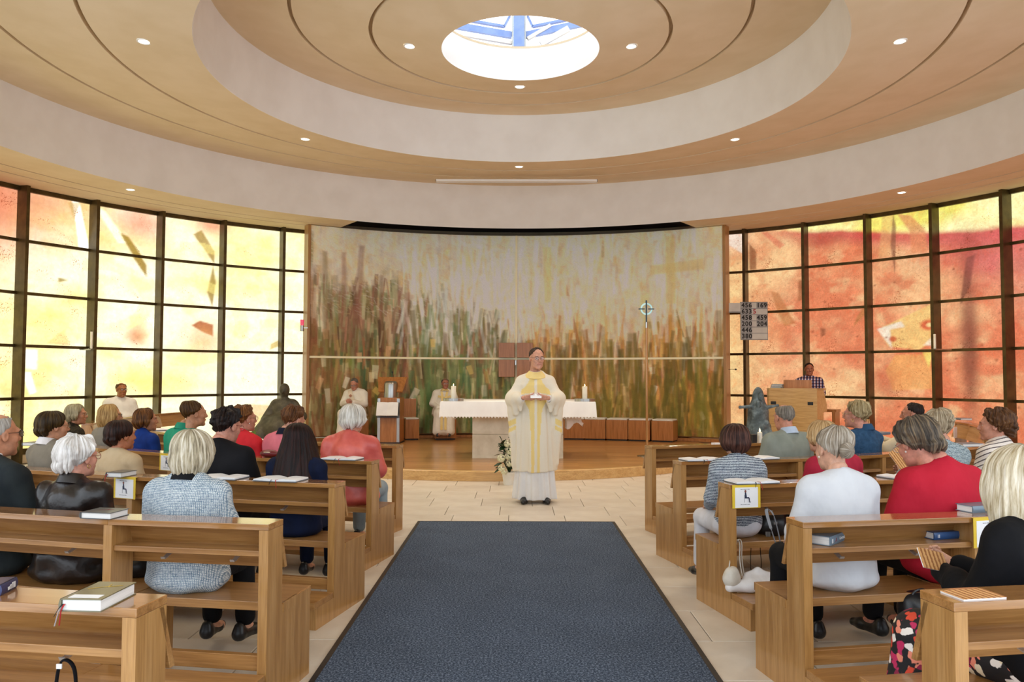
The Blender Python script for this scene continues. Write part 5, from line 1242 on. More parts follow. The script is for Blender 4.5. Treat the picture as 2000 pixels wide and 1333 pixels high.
def person(r, side, tx, hy, label, g='f', hair='short', hc=('6A4A30', '3E2818', '8A6A48'), sk='D9A58A', top=None, tkind='jacket', w=1., bulk=.0, lean=.02, arms='lap',
           gaze=None, yaw=None, hp=0., roll=0., bottom=None, bkind='trousers', glasses=None, earr=None, collar=None, sh_mat=None, rz=0., headshift=(0, 0), folds=.009, hx=None, seatz=.44, loc=None, face=None, legs=True, bare=None, yawk=1.):
    seed = sum(map(ord, label)) % 997
    if loc is None:
        best = None
        for k in range(1200):
            x = side*(.6 + 6.4*k/1200); yy = 13.5 - sqrt(max(r*r-x*x, 0)) if abs(x) < r else 13.5
            u = 1000 + FPX*(x*cos(YAW)+yy*sin(YAW))/(yy*cos(YAW)-x*sin(YAW))
            if best is None or abs(u-tx) < best[0]: best = (abs(u-tx), x, yy)
        X_, Y_ = best[1:]
    else: X_, Y_ = loc
    if face is None: ang = atan2(-X_, 13.5-Y_)        # heading, 0 = +y, positive = turned left
    else: ang = face
    ang = -atan2(0-X_, 13.5-Y_) if face is None else face
    ang += rz
    zt = at_y(tx, hy, Y_)[1]
    loc_top = 1.235 + .118 + (HS[hair]['off']*.6 if hair else 0)
    s = (zt-seatz)/(loc_top-.44) ; s = max(.80, min(1.08, s))
    root = empty('person', (X_, Y_, seatz-.44*s), ang, label=label, cat='person'); root.scale = (s, s, s)
    # head frame
    tgt = gaze or PRIEST
    if yaw is None:
        d_ = Vector((tgt[0]-X_, tgt[1]-Y_)); wy = -atan2(d_.x, d_.y); yw = (wy-ang)*yawk; yw = (yw+pi) % (2*pi)-pi; yw = max(-1.25, min(1.25, yw))
    else: yw = yaw
    piv = Vector((headshift[0], -.012 + lean*.55 + headshift[1], 1.102))
    hd = Matrix.Translation(piv) @ Matrix.Rotation(yw, 4, 'Z') @ Matrix.Rotation(hp, 4, 'X') @ Matrix.Rotation(roll, 4, 'Y') @ Matrix.Translation((0, .045, .120)) @ Matrix.Scale(1.05, 4)
    bv, bf = body_arrays(lean, arms, w)
    V, F = merge([(bv, bf), (xf(HEAD[g][0], hd), HEAD[g][1])])
    link('body', np_mesh('body', V, F, skin(sk)), root)
    hm_ = hairmat(*hc)
    build_head(root, g, skin(sk), hd, hair, hm_, glasses, earr, seed, hx)
    gv, gf = garment_arrays(.012, lean, tkind, w, bulk, arms, seed, folds=folds)
    nmk = {'jacket': 'jacket', 'sweater': 'sweater', 'robe': 'robe', 'cardigan': 'cardigan', 'blouse': 'blouse'}[tkind]
    go = link(nmk, np_mesh(nmk, gv, gf, top), root)
    if collar:
        mb = MB(); c0 = Vector((0, -.026 + lean*.52, 1.104)); mb.m = Matrix.Translation(c0) @ Matrix.Rotation(R_(-12), 4, 'X')
        mb.lathe([(.060, -.03), (.067, .0), (.063, .022), (.069, .024), (.080, -.005), (.088, -.04)], 28, caps=False); mb.build('collar', collar, root, smooth=True)
    if legs and tkind != 'robe':
        lv, lf = LEGS[bkind]; link(bkind, np_mesh(bkind, lv, lf, bottom or BLACKC), root)
    if legs:
        for sg in (-1, 1): shoe(root, sg, sh_mat or BLACKL)
    return root, hd
def weave(name, c1, c2, c3=None, sc=700, rough=.9):
    m_, nt, b = nm(name); tc = mapped(nt, (1, 1, 1)); outs = []
    for ax in ('X', 'Z'):
        wv = nt.nodes.new('ShaderNodeTexWave'); wv.bands_direction = ax; wv.inputs['Scale'].default_value = sc/20; wv.inputs['Distortion'].default_value = 3.2; wv.inputs['Detail'].default_value = 3; wv.inputs['Detail Scale'].default_value = 1.5
        nt.links.new(tc.outputs[0], wv.inputs['Vector']); outs.append(wv)
    mt = nt.nodes.new('ShaderNodeMath'); mt.operation = 'MULTIPLY_ADD'; nt.links.new(outs[0].outputs[1], mt.inputs[0]); nt.links.new(outs[1].outputs[1], mt.inputs[1]); 
    n = noise(nt, tc, 60, 4, .7); nt.links.new(n.outputs[0], mt.inputs[2])
    r = ramp(nt, mt.outputs[0], [(.40, lin(c2)), (.75, lin(c1)), (1., lin(c3 or c1))]); nt.links.new(r.outputs[0], b.inputs['Base Color'])
    b.inputs['Roughness'].default_value = rough; b.inputs['Specular IOR Level'].default_value = .15; bump(nt, b, mt.outputs[0], .5, .003); return m_
def stripes(name, c1, c2, sc, ax='Z', dist=.6, lo=.4, hi=.6, rot=(0, 0, 0)):
    m_, nt, b = nm(name); tc = mapped(nt, (1, 1, 1), rot=rot); wv = nt.nodes.new('ShaderNodeTexWave'); wv.bands_direction = ax; wv.inputs['Scale'].default_value = sc; wv.inputs['Distortion'].default_value = dist; wv.inputs['Detail'].default_value = 2; wv.inputs['Detail Scale'].default_value = 8
    nt.links.new(tc.outputs[0], wv.inputs['Vector']); r = ramp(nt, wv.outputs[1], [(lo, lin(c1)), (hi, lin(c2))]); nt.links.new(r.outputs[0], b.inputs['Base Color']); b.inputs['Roughness'].default_value = .85; bump(nt, b, wv.outputs[1], .3, .003); return m_
def plaid(name):
    m_, nt, b = nm(name); tc = mapped(nt, (1, 1, 1)); rs = []
    for ax, c in (('X', ('E8DDE0', '2E3470')), ('Z', ('E8DDE0', '8A3A4A'))):
        wv = nt.nodes.new('ShaderNodeTexWave'); wv.bands_direction = ax; wv.inputs['Scale'].default_value = 5.5; nt.links.new(tc.outputs[0], wv.inputs['Vector'])
        rs.append(ramp(nt, wv.outputs[1], [(.35, lin(c[0])), (.6, lin(c[1]))]))
    mx = nt.nodes.new('ShaderNodeMix'); mx.data_type = 'RGBA'; mx.blend_type = 'MULTIPLY'; mx.inputs[0].default_value = .85
    nt.links.new(rs[0].outputs[0], mx.inputs[6]); nt.links.new(rs[1].outputs[0], mx.inputs[7]); nt.links.new(mx.outputs[2], b.inputs['Base Color']); b.inputs['Roughness'].default_value = .85; return m_
def floral(name):
    m_, nt, b = nm(name); tc = mapped(nt, (1, 1, 1)); n = noise(nt, tc, 9, 3)
    add = nt.nodes.new('ShaderNodeMix'); add.data_type = 'RGBA'; add.inputs[0].default_value = .12; nt.links.new(tc.outputs[0], add.inputs[6]); nt.links.new(n.outputs[1], add.inputs[7])
    vo = nt.nodes.new('ShaderNodeTexVoronoi'); vo.inputs['Scale'].default_value = 24; vo.inputs['Randomness'].default_value = 1; nt.links.new(add.outputs[2], vo.inputs['Vector'])
    sep = nt.nodes.new('ShaderNodeSeparateColor'); nt.links.new(vo.outputs['Color'], sep.inputs[0])
    r = ramp(nt, sep.outputs[0], [(0, lin('D8482E')), (.22, lin('E8D8B8')), (.42, lin('C0265A')), (.58, lin('E88A70')), (.72, lin('F0E8E0')), (.86, lin('8E1A40'))]); r.color_ramp.interpolation = 'CONSTANT'
    r2 = ramp(nt, vo.outputs['Distance'], [(.46, (0, 0, 0)), (.52, (1, 1, 1))]); inv = nt.nodes.new('ShaderNodeMix'); inv.data_type = 'RGBA'; nt.links.new(r2.outputs[0], inv.inputs[0]); nt.links.new(r.outputs[0], inv.inputs[6]); inv.inputs[7].default_value = (*lin('121014'), 1)
    nt.links.new(inv.outputs[2], b.inputs['Base Color']); b.inputs['Roughness'].default_value = .7; return m_
def cloth(name, c1, c2=None, **k):
    k.setdefault('rough', .85); k.setdefault('scale', (7, 7, 4.5)); k.setdefault('bmp', .55); k.setdefault('bdist', .03); k.setdefault('spec', .2); return M(name, c1, c2, **k)
GREY_HAIR = ('8E8478', '5A5048', 'B4AA9C'); WHITE_H = ('E2DEDA', 'B8B2AC', 'F4F2F0'); BLOND = ('C9B58A', '8E7A54', 'EAE0C4'); DBROWN = ('3A261A', '1E120C', '56392A'); BLACKH = ('1E1412', '0E0A0A', '33241E')
LM = {k: RR[k][0]-.355 for k in RR}; RM = {k: RR[k][1]-.355 for k in RR}
# left block
person(LM[2], -1, -12, 806, 'bald man with glasses in a charcoal suit at the left picture edge', 'm', 'ring', ('A8A29A', '8A847C', 'C0BAB2'), 'C98A68', cloth('suit_charcoal', '2C3232', '20262A'), w=1.12, bulk=.02, collar=PAPER, glasses='dark', bottom=cloth('trouser_dark', '15171A'), yawk=.95)
person(LM[2], -1, 150, 853, 'woman with white curly hair and glasses in a dark brown leather jacket', 'f', 'wavy', WHITE_H, 'D99A84', M('leather_jacket', '231A18', '120D0C', rough=.32, scale=(9, 9, 9), bmp=.35, bdist=.02, spec=.5), w=1.1, bulk=.02, glasses='red', earr='hoop', collar=M('leather_collar', '1E1614', rough=.35), folds=.016, hx=dict(off=.032, curl=.022, ends=[(0, 52, 0), (35, 60, 0), (58, 80, 0), (80, 94, .015), (110, 104, .045), (180, 106, .07)]))
person(LM[2], -1, 372, 838, 'woman with a smooth silver blonde bob in a light blue tweed jacket', 'f', 'bob', ('BDB094', '6E6450', 'E8E2D2'), 'D9A58A', weave('tweed_blue', 'A9B8C2', '5E7488', 'D8DCDC'), w=1.05, bulk=.02, collar=BLACKC, bottom=cloth('trouser_black', '0F0F12'), yawk=.35)
person(LM[3], -1, 100, 803, 'woman with a dark brown bob in a grey vest over a white blouse', 'f', 'helmet', ('3A2A14', '1E1408', '54401E'), 'C98E6C', cloth('vest_grey', '8A8274', '7C7466'), collar=cloth('blouse_white', 'E8E4E4'), w=1.0, glasses='metal', bulk=.01)
person(LM[3], -1, 233, 821, 'woman with short near-black hair and earrings in a beige blazer', 'f', 'helmet', ('2C1812', '140A08', '42241A'), 'C07A56', cloth('blazer_beige', 'C8B290', 'BCA582'), w=1.05, earr='gold', bulk=.01)
person(LM[3], -1, 432, 795, 'woman with spiky black hair and red glasses in a black top', 'f', 'short', BLACKH, 'D0907A', BLACKC, 'sweater', w=1.12, glasses='red', bulk=.03, hp=-.22, earr=None)
person(LM[3], -1, 580, 826, 'woman with very long dark auburn hair in a navy jacket', 'f', 'long', ('1C0906', '0C0302', '301009'), 'D09A80', cloth('jacket_navy', '0E1A38', '0A1228'), w=1.05, bottom=cloth('trouser_navy', '101A34'), yawk=.5, hx=dict(flare=.22))
person(LM[4], -1, 147, 789, 'grey-haired woman with glasses in a black patterned top', 'f', 'bob_short', ('9A8E70', '6A5E44', 'B8AC8C'), 'B87A56', cloth('top_black_floral', '1A1612', '3A3222', scale=(30, 30, 30)), glasses='metal')
person(LM[4], -1, 212, 789, 'woman with straight blond hair and dark glasses in a grey cardigan', 'f', 'bob', ('A88450', '7A5A30', 'C8A870'), 'C08A64', cloth('cardigan_grey', '8E887C'), glasses='dark', tkind='cardigan')
person(LM[4], -1, 282, 797, 'woman with fluffy auburn brown hair in a royal blue jacket', 'f', 'bob_short', ('5A3416', '34200C', '8A5A2A'), 'C08060', cloth('jacket_royal', '1A3A86', '142C6A'), earr='gold')
person(LM[4], -1, 358, 782, 'person with short brown hair in a bright green jacket', 'm', 'swept', ('4A3014', '2C1C0A', '64461E'), 'C08A68', cloth('jacket_green', '2E9A78', '24866A'), lean=.10, headshift=(.07, .0), folds=.006, collar=cloth('collar_green', '2A8E70'))
person(LM[4], -1, 473, 792, 'woman with short reddish brown hair and glasses in a bright red top', 'f', 'short', ('6E4420', '46290F', '946234'), 'CB8E74', cloth('top_red', 'D83238', 'C82A32'), 'sweater', glasses='metal', earr='pearl', w=1.03)
person(LM[4], -1, 562, 790, 'woman with short brown hair bowing her head, in a pink vest', 'f', 'short', ('5E3A1E', '38200E', '7E5230'), 'D29A80', cloth('vest_pink', 'DC7A86', 'CC6C78'), 'sweater', hp=-.35, collar=cloth('polo_navy', '14182A'), w=1.02)
person(LM[4], -1, 688, 789, 'woman with a silver white bob in a coral leather jacket', 'f', 'bob_short', ('D2CCC0', '9E968A', 'F0ECE6'), 'D29A80', M('leather_coral', 'D8695C', 'C2524A', rough=.4, scale=(8, 8, 8), bmp=.3, bdist=.015), w=1.12, bulk=.02, folds=.016, bottom=cloth('jeans_pale', '9AA6AA', '8A969C'), yawk=.6, lean=.0)
# right block
person(RM[1], 1, 2014, 868, 'woman with long light blonde hair in a black top and floral skirt', 'f', 'long_mid', ('D4C6AA', 'A08C68', 'EDE4D2'), 'D9A58A', cloth('top_black', '0E0E12', '0A0A0D'), 'sweater', w=1.05, bottom=floral('floral_skirt'), bkind='skirt', arms='hold', lean=.06, yawk=.5, rz=.30, hx=dict(flare=.05))
b_root, b_hd = person(RM[2], 1, 1634, 832, 'woman with silver hair in a bun and pearl earrings in a white cardigan', 'f', 'swept', ('A89A88', '6E6254', 'D2CABE'), 'D9A58A', cloth('cardigan_white', 'D2D5DA', 'CACDD3'), 'cardigan', w=.98, bulk=.015, earr='pearl', folds=.007, hp=-.05)
person(RM[2], 1, 1842, 812, 'woman with short dark grey hair and glasses, head bowed, in a red sweater', 'f', 'curly', ('5A5046', '2E2824', '8E7A60'), 'D9937E', cloth('sweater_red', 'BE2438', 'B41E32'), 'sweater', w=1.16, bulk=.03, glasses='clear', earr='pearl', hp=-.42, lean=.10, headshift=(-.05, .03), folds=.008, hx=dict(curl=.02))
person(RM[3], 1, 1438, 827, 'woman with a dark chestnut bob in a navy striped knit and white trousers', 'f', 'bob', ('3E221A', '20100C', '6A463A'), 'D9A58A', stripes('knit_striped', 'C4CCD0', '2C3850', 25, dist=3, lo=.35, hi=.6), 'sweater', w=.95, bottom=cloth('trouser_white', 'DAD9DE'), yawk=.2, hx=dict(ends=[(0, 52, 0), (35, 62, 0), (52, 88, .06), (80, 95, .09), (130, 95, .10), (180, 95, .105)]))
person(RM[3], 1, 1626, 821, 'blonde woman in a dark red blouse half hidden behind the silver bun', 'f', 'bob_short', ('C4A070', '8E6C40', 'E0C498'), 'D9A58A', cloth('blouse_red', 'B02A40', '9E2438'), 'blouse', w=1.05, folds=.008, headshift=(-.09, 0))
person(RM[3], 1, 1838, 800, 'woman with wavy ash blonde hair in a blue white tweed jacket', 'f', 'wavy', ('A8977C', '6E604A', 'CFC2A8'), 'D0987E', weave('tweed_teal', '8FA6B0', '2E4654', 'D4DCDC', sc=620), w=1.05, arms='hold', hp=-.1)
person(RM[3], 1, 1948, 799, 'woman with curly brown hair in a cream cardigan with thin dark stripes', 'f', 'curly', ('5A3A24', '34200F', '7E5A38'), 'CF9076', stripes('cardigan_striped', 'E8DED4', '5A5050', 9, dist=.5, lo=.78, hi=.9, rot=(.5, 0, 0)), 'cardigan', w=1.02, gaze=(-3, 9.5, 2))
person(RM[4], 1, 1536, 788, 'balding grey-haired man in a light grey-green suit jacket', 'm', 'ring', ('7E766C', '565048', '9E968A'), 'CF8E74', cloth('jacket_greygreen', '8E948A', '80867C'), w=1.18, bulk=.02, collar=cloth('collar_blue', 'B8C8DC'), folds=.012, yawk=-.2, hx=dict(a0=40), hp=-.12)
person(RM[4], 1, 1684, 783, 'woman with wavy blonde-grey hair and gold earrings in a denim shirt', 'f', 'wavy', ('A39068', '6A5A3C', 'CDBE98'), 'D0907A', cloth('denim', '35587A', '2A4866', scale=(25, 25, 25), bmp=.3), 'blouse', glasses='metal', earr='hoop', collar=cloth('denim_collar', '2E5072'), headshift=(-.05, 0), w=.95)
person(RM[4], 1, 1797, 787, 'person with short black hair in a cream sweater behind the ash blonde woman', 'm', 'short_m', BLACKH, 'B87A60', cloth('sweater_cream', 'D8C8AA', 'CCBB9C'), 'sweater', w=1.0, arms='ledge', lean=.12)
# hair bun
V, F = snets([('el', P3(0, 0, 0), (.042, .036, .045))], (-.06, -.06, -.06), (.06, .06, .06), .004, .01, lambda p: .004*wob(p, 150, 8, 7))
fl_a = np.stack([np.cos(np.arctan2(V[:, 2], V[:, 0])), np.sin(np.arctan2(V[:, 2], V[:, 0])), np.hypot(V[:, 0], V[:, 2])*12], 1)
link('hair_bun', np_mesh('hair_bun', xf(V, b_hd @ Matrix.Translation((0, -.128, .0))), F, hairmat('A89A88', '6E6254', 'D2CABE'), True, {'flow': fl_a}), b_root)
# clergy and server, seated
ALB = cloth('alb_cream', 'EFE9DC', 'E6DFD0'); CHAS = vcol_mat('chasuble_cloth', .85, 0, 200, .06, bmp=.1)
x, y, t = wallpos(694, .50); px_, py_ = x, y
p_, _ = person(0, -1, 693, 737, 'seated deacon in a cream robe with a cross-embroidered stole, head bowed, hands folded', 'm', 'short_m', ('6A645C', '4A443E', '8A847A'), 'C98A72', ALB, 'robe', w=1.12, bulk=.03, hp=-.4, glasses='dark', loc=(x, y), face=pi-.15, seatz=PZ+.49, folds=.008, arms='hold', lean=.03, yaw=0)
STOLE = cloth('stole_cream', 'E6D8C4', 'DDCDB4'); CROSSM = cloth('stole_cross', 'C08A72')
mb = MB()
for j in range(12):
    t0 = j/12; pass
def strip(parent, pts, wd, mat, name, nrm=(0, 1, 0)):
    mb = MB(); P_s = [Vector(p) for p in pts]; vs = []; fs = []
    for i, p in enumerate(P_s):
        t_ = (P_s[min(i+1, len(P_s)-1)] - P_s[max(i-1, 0)]).normalized(); u = t_.cross(Vector(nrm)).normalized()*wd/2; nn = Vector(nrm)*.004
        vs += [p-u, p+u, p+u+nn, p-u+nn]
    for i in range(len(P_s)-1):
        for k in range(4): fs.append((4*i+k, 4*i+(k+1) % 4, 4*i+4+(k+1) % 4, 4*i+4+k))
    fs += [(0, 1, 2, 3), tuple(4*(len(P_s)-1)+k for k in (3, 2, 1, 0))]
    return mb.add([tuple(v) for v in vs], fs).build(name, mat, parent)
st_ = strip(p_, bez([(.10, .075, 1.07), (.06, .165, .98), (-.0, .195, .85), (-.07, .22, .72)], 5), .10, STOLE, 'stole', (0, 1, .12))
for cx_, cz_, cy_ in ((.045, .94, .195), (-.03, .79, .218)):
    mb = MB(); 
    for a, b_ in ((.034, .012), (.012, .034)): mb.box(cx_-a, cx_+a, cy_-.006, cy_+.012, cz_-b_, cz_+b_)
    mb.build('stole_cross', CROSSM, st_)
x, y, t = wallpos(868, .50)
p2, _ = person(0, -1, 868, 739, 'seated priest with glasses in a cream chasuble with yellow bands left of the altar', 'm', 'ring', ('5A4E46', '3A322C', '6E625A'), 'BE7E66', ALB, 'robe', w=1.15, bulk=.05, glasses='dark', loc=(x, y), face=pi+.05, seatz=PZ+.49, folds=.008, lean=.0, yaw=.25)
YB = cloth('band_yellow', 'F0DA98', 'EAD088')
for sx in (-.045, .045): strip(p2, bez([(sx*1.5, .11, 1.04), (sx, .185, .90), (sx, .23, .72), (sx, .35, .665), (sx, .555, .60), (sx, .575, .40), (sx, .585, .16)], 5), .055, YB, 'yellow_band', (0, .8, .6))
strip(p2, bez([(-.15, .12, .93), (0, .19, .89), (.15, .12, .93)], 6), .05, YB, 'yellow_band')
mb = MB(); mb.m = Matrix.Translation((0, 0, 1.085)) @ Matrix.Rotation(R_(12), 4, 'X'); mb.lathe([(.062, .02), (.085, .0), (.115, -.035), (.12, -.05)], 28, caps=False); mb.build('hood_collar', YB, p2, smooth=True)
person(0, -1, 243, 747, 'older server in a white robe seated far left before the yellow window', 'm', 'ring', ('5A3A18', '3A2610', '7A5426'), 'A8683C', cloth('alb_white', 'F0EDE4', 'E4E0D6'), 'robe', w=1.15, bulk=.03, glasses='dark', loc=(-7.15, 14.35), face=pi+.75, seatz=.46, folds=.006, yaw=.1)
sb = empty('server_stool', (-7.15, 14.35, 0), pi+.75, label='low wooden stool under the white-robed server', cat='stool')
MB().box(-.22, .22, -.2, .2, .42, .455).build('seat', BEECH, sb)
for sx in (-.18, .18):
    for sy in (-.16, .16): MB().box(sx-.02, sx+.02, sy-.02, sy+.02, 0, .42).build('leg', BEECH, sb)
x, _ = at_y(1580, 740, 16.0)
person(0, 1, 1580, 709, 'dark-haired organist in a plaid shirt behind the organ console', 'm', 'short_m', ('1E1410', '0E0A08', '32221A'), 'A86448', plaid('plaid_shirt'), 'sweater', w=1.08, loc=(x, 16.0), face=pi-.45, seatz=.89, collar=None, yaw=.25)
# ------------------------------------------------------------------ the standing priest
pr_root = empty('person', (.234, 9.72, 0), pi, label='standing priest with glasses in a cream and yellow chasuble speaking in front of the altar', cat='person')
hd = Matrix.Translation((0, -.02, 1.61)) @ Matrix.Rotation(.30, 4, 'Z') @ Matrix.Rotation(-.06, 4, 'X') @ Matrix.Translation((0, .05, .132)) @ Matrix.Scale(1.09, 4)
pb = [('el', (0, 0, 1.02), (.16, .11, .14)), ('el', (0, 0, 1.2), (.15, .10, .18)), ('el', (0, -.01, 1.34), (.16, .10, .15)), ('rc', (-.15, -.01, 1.43), (.15, -.01, 1.43), .04, .04), ('rc', (0, -.02, 1.42), (0, -.015, 1.60), .058, .050)]
hs = []
for sg in (-1, 1):
    S_, Eb, Wr = P3(sg*.17, -.01, 1.43), P3(sg*.285, .06, 1.24), P3(sg*.145, .27, 1.265)
    pb += [('rc', S_, Eb, .048, .04, {'k': .04}), ('rc', Eb, Wr, .038, .026, {'k': .02}), ('rc', P3(sg*.095, 0, .98), P3(sg*.10, .01, .52), .085, .055, {'k': .04}), ('rc', P3(sg*.10, .01, .52), P3(sg*.12, -.02, .10), .055, .038, {'k': .02}), ('rc', P3(sg*.12, -.02, .08), P3(sg*.13, .12, .04), .038, .034, {'k': .02})]
    d_ = Vector((-sg*.72, .42, .10)); hs.append(place_hand('R' if sg > 0 else 'L', Vector(Wr) + d_.normalized()*.03, d_, (-sg*.25, -.75, .5)))
V, F = merge([snets(pb, (-.4, -.3, 0), (.4, .4, 1.75), .014, .03), (xf(HEAD['m'][0], hd), HEAD['m'][1])] + hs)
link('body', np_mesh('body', V, F, skin('D89E84')), pr_root)
build_head(pr_root, 'm', skin('D89E84'), hd, 'short_m', hairmat('3E2C22', '241812', '5A4434'), 'dark', None, 5, dict(off=.006, frontlift=.0, ends=[(0, 36, 0), (30, 44, 0), (52, 72, 0), (78, 86, 0), (100, 98, 0), (135, 112, 0), (180, 118, 0)]), brow=hairmat('3E2C22', '241812'))
def cone_el(z0, z1, prof, folds, seed, k=.0):
    zs, a_, b_ = [np.array(c, np.float32) for c in zip(*prof)]
    def f(p):
        z = p[:, 2]; a = np.interp(z, zs, a_); b = np.interp(z, zs, b_); th = np.arctan2(p[:, 1]/b, p[:, 0]/a)
        amp = np.interp(z, [z0, z1], [folds, 0]); w_ = 1 + amp*(np.sin(9*th + seed) + .6*np.sin(16*th + 2*seed + z*1.5) + .4*np.sin(23*th + z*2))*.5
        r_ = np.sqrt((p[:, 0]/a)**2 + (p[:, 1]/b)**2)/w_
        d = (r_-1)*np.minimum(a, b)*.85
        return np.maximum(d, np.maximum(z0-z, z-z1))
    return f
alb = [('f', cone_el(.045, 1.5, [(.0, .262, .20), (.4, .225, .17), (1.0, .18, .14), (1.5, .10, .09)], .16, 1.))]
V, F = snets(alb, (-.36, -.30, .02), (.36, .30, 1.55), .013, .02)
link('alb', np_mesh('alb', V, F, cloth('alb_plain', 'E4E4E4', 'DADADC')), pr_root)
ch_ = [('f', cone_el(.38, 1.56, [(.38, .262, .205), (.8, .245, .19), (1.2, .215, .165), (1.42, .20, .15), (1.50, .14, .12), (1.56, .08, .08)], .13, 2.2))]
for sg in (-1, 1):
    S_, Eb, Wr = P3(sg*.17, -.01, 1.465), P3(sg*.285, .05, 1.255), P3(sg*.185, .235, 1.25)
    ch_ += [('rc', S_, Eb, .058, .068, {'k': .07}), ('rc', P3(sg*.05, -.01, 1.545), S_, .045, .055, {'k': .05}), ('rc', Eb, Wr, .075, .062, {'k': .05}), ('rc', Eb, P3(sg*.275, .03, .85), .062, .040, {'k': .05}), ('rc', P3(sg*.275, .03, .85), P3(sg*.245, .01, .47), .040, .032, {'k': .05}),
            ('rc', P3(sg*.25, .15, 1.24), P3(sg*.235, .14, 1.08), .065, .03, {'k': .05}), ('rc', Wr, P3(sg*.18, .22, 1.12), .05, .022, {'k': .04}), ('rc', P3(sg*.27, .05, 1.1), P3(sg*.20, .06, .9), .04, .03, {'k': .06})]
ch_ += [('el', (0, .03, 1.64), (.075, .085, .10), {'op': 'sub', 'k': .02})]
for sg in (-1, 1): ch_ += [('rc', P3(sg*.16, .26, 1.26), P3(sg*.10, .32, 1.27), .040, .046, {'op': 'sub', 'k': .01})]
def dsp(p):
    a = np.stack([p[:, 0], p[:, 1], p[:, 2]*.22], 1); arm = np.clip((np.abs(p[:, 0])-.16)*8, 0, 1)
    q = np.stack([p[:, 0]*.5, p[:, 1]*.6, p[:, 2]*1.5 + np.abs(p[:, 0])*1.2], 1)
    return -.016*wob(a, 42, 3, 6) - .008*arm*wob(q, 30, 5, 5)
V, F = snets(ch_, (-.46, -.34, .34), (.46, .40, 1.62), .0105, .05, dsp)
x, y, z = np.abs(V[:, 0]), V[:, 1], V[:, 2]
lim = np.interp(z, [.38, .8, 1.12, 1.24, 1.30, 1.36, 1.40, 1.46, 1.56], [.050, .054, .078, .14, .175, .17, .12, .08, .055])
yel = (x < lim) & (x > .016) & ~((z > 1.312 - x*.16) & (z < 1.332 - x*.16))
zs_ = z + (x-.28)*.5; side = (x > .235) & (((zs_ > .93) & (zs_ < 1.0)) | ((zs_ > .86) & (zs_ < .91)))
yel = (yel & (np.abs(y) > .05)) | side
CR, YE = L3('E2DAC9'), L3('E8D088'); c_ = np.where(yel[:, None], YE, CR); c_ = np.concatenate([c_, np.ones((len(c_), 1))], 1)
link('chasuble', np_mesh('chasuble', V, F, CHAS, True, {'Col': c_}), pr_root)
mb = MB(); mb.m = Matrix.Translation((0, .012, 1.568)) @ Matrix.Rotation(R_(-14), 4, 'X')
mb.lathe([(.066, .022), (.082, .014), (.112, -.018), (.138, -.042), (.132, -.052), (.09, -.02)], 36, caps=False); mb.build('yellow_collar', YB, pr_root, smooth=True)
mb = MB(); mb.m = Matrix.Translation((0, .0, 1.572)) @ Matrix.Rotation(R_(-16), 4, 'X')
mb.lathe([(.058, .02), (.068, .018), (.090, -.022), (.10, -.04)], 32, caps=False); mb.build('white_collar', cloth('collar_white', 'F4F3F1'), pr_root, smooth=True)
for sg in (-1, 1):
    MB().tube([(sg*.19, .225, 1.255), (sg*.155, .262, 1.262)], .042, 16).build('cuff', cloth('collar_white', 'F4F3F1'), pr_root, smooth=True)
    o = shoe(pr_root, sg, BLACKL, .02, 1.05); o.scale = (1.15, 1.2, 1.1)
cdp = empty('note_card', (.234, 9.37, 1.283), R_(2), label='small cream note card held in the standing priest\'s hands', cat='card')
mb = MB(); mb.m = Matrix.Rotation(R_(-35), 4, 'X'); mb.box(-.065, .065, -.001, .001, -.02, .045); mb.build('sheet', PAPER, cdp)
# ------------------------------------------------------------------ things on and around the pews
def ledge_at(side, row, px, y=.08, z=.84):
    pts = row_pts(RR[row][0 if side < 0 else 1], (LXS if side < 0 else RXS)[row]); best = None; mt = mitre(pts)
    for i in range(len(pts)-1):
        for k in range(101):
            t = k/100; p = pts[i]*(1-t) + pts[i+1]*t + (mt[i]*(1-t) + mt[i+1]*t)*y
            v = ray(px, 800); e = abs(p.x/p.y - v.x/v.y)
            if best is None or e < best[0]: d = pts[i+1]-pts[i]; best = (e, p.x, p.y, atan2(d.y, d.x))
    return (best[1], best[2], z), best[3]
def corner_book(A, B, Cc, z, h, cover, label, spine='far', name='hymn_book', n=1, group=None, txt=None, emblem=None):
    a, b_, c_ = [Vector(at_z(*p, z)) for p in (A, B, Cc)]
    x = (b_-a); w = x.length; ang = atan2(x.y, x.x); nrm = Vector((-sin(ang), cos(ang))); L_ = max(.10, (c_-b_).length); skew = (c_-b_).normalized()
    y = (c_-b_); ang2 = atan2(y.y, y.x) - pi/2; ang_ = (ang+ang2)/2 if abs(ang-ang2) < 1.2 else ang
    w = min(max(w, .10), .17); L_ = min(L_, .24)
    ux, uy = Vector((cos(ang_), sin(ang_))), Vector((-sin(ang_), cos(ang_)))
    ctr = b_ - ux*w/2 + uy*L_/2
    e = empty(name, (ctr.x, ctr.y, z), ang_, label=label, cat='book', group=group)
    sg = 1 if spine == 'near' else -1           # which long side carries the spine: right (near) or left
    MB().box(-w/2+.004, w/2-.004, -L_/2+.005, L_/2-.005, .003, h-.003).build('page_block', PAGE, e)
    mb = MB(); mb.box(-w/2, w/2, -L_/2, L_/2, 0, .003).box(-w/2, w/2, -L_/2, L_/2, h-.003, h)
    pr_ = [(sg*(w/2-.003), 0)] + [(sg*(w/2+.005*sin(pi*k/6)), h*k/6) for k in range(7)] + [(sg*(w/2-.003), h)]
    mb.prism(pr_ if sg > 0 else pr_[::-1], -L_/2, L_/2, 'y'); mb.build('cover', cover, e)
    return e, w, L_, h
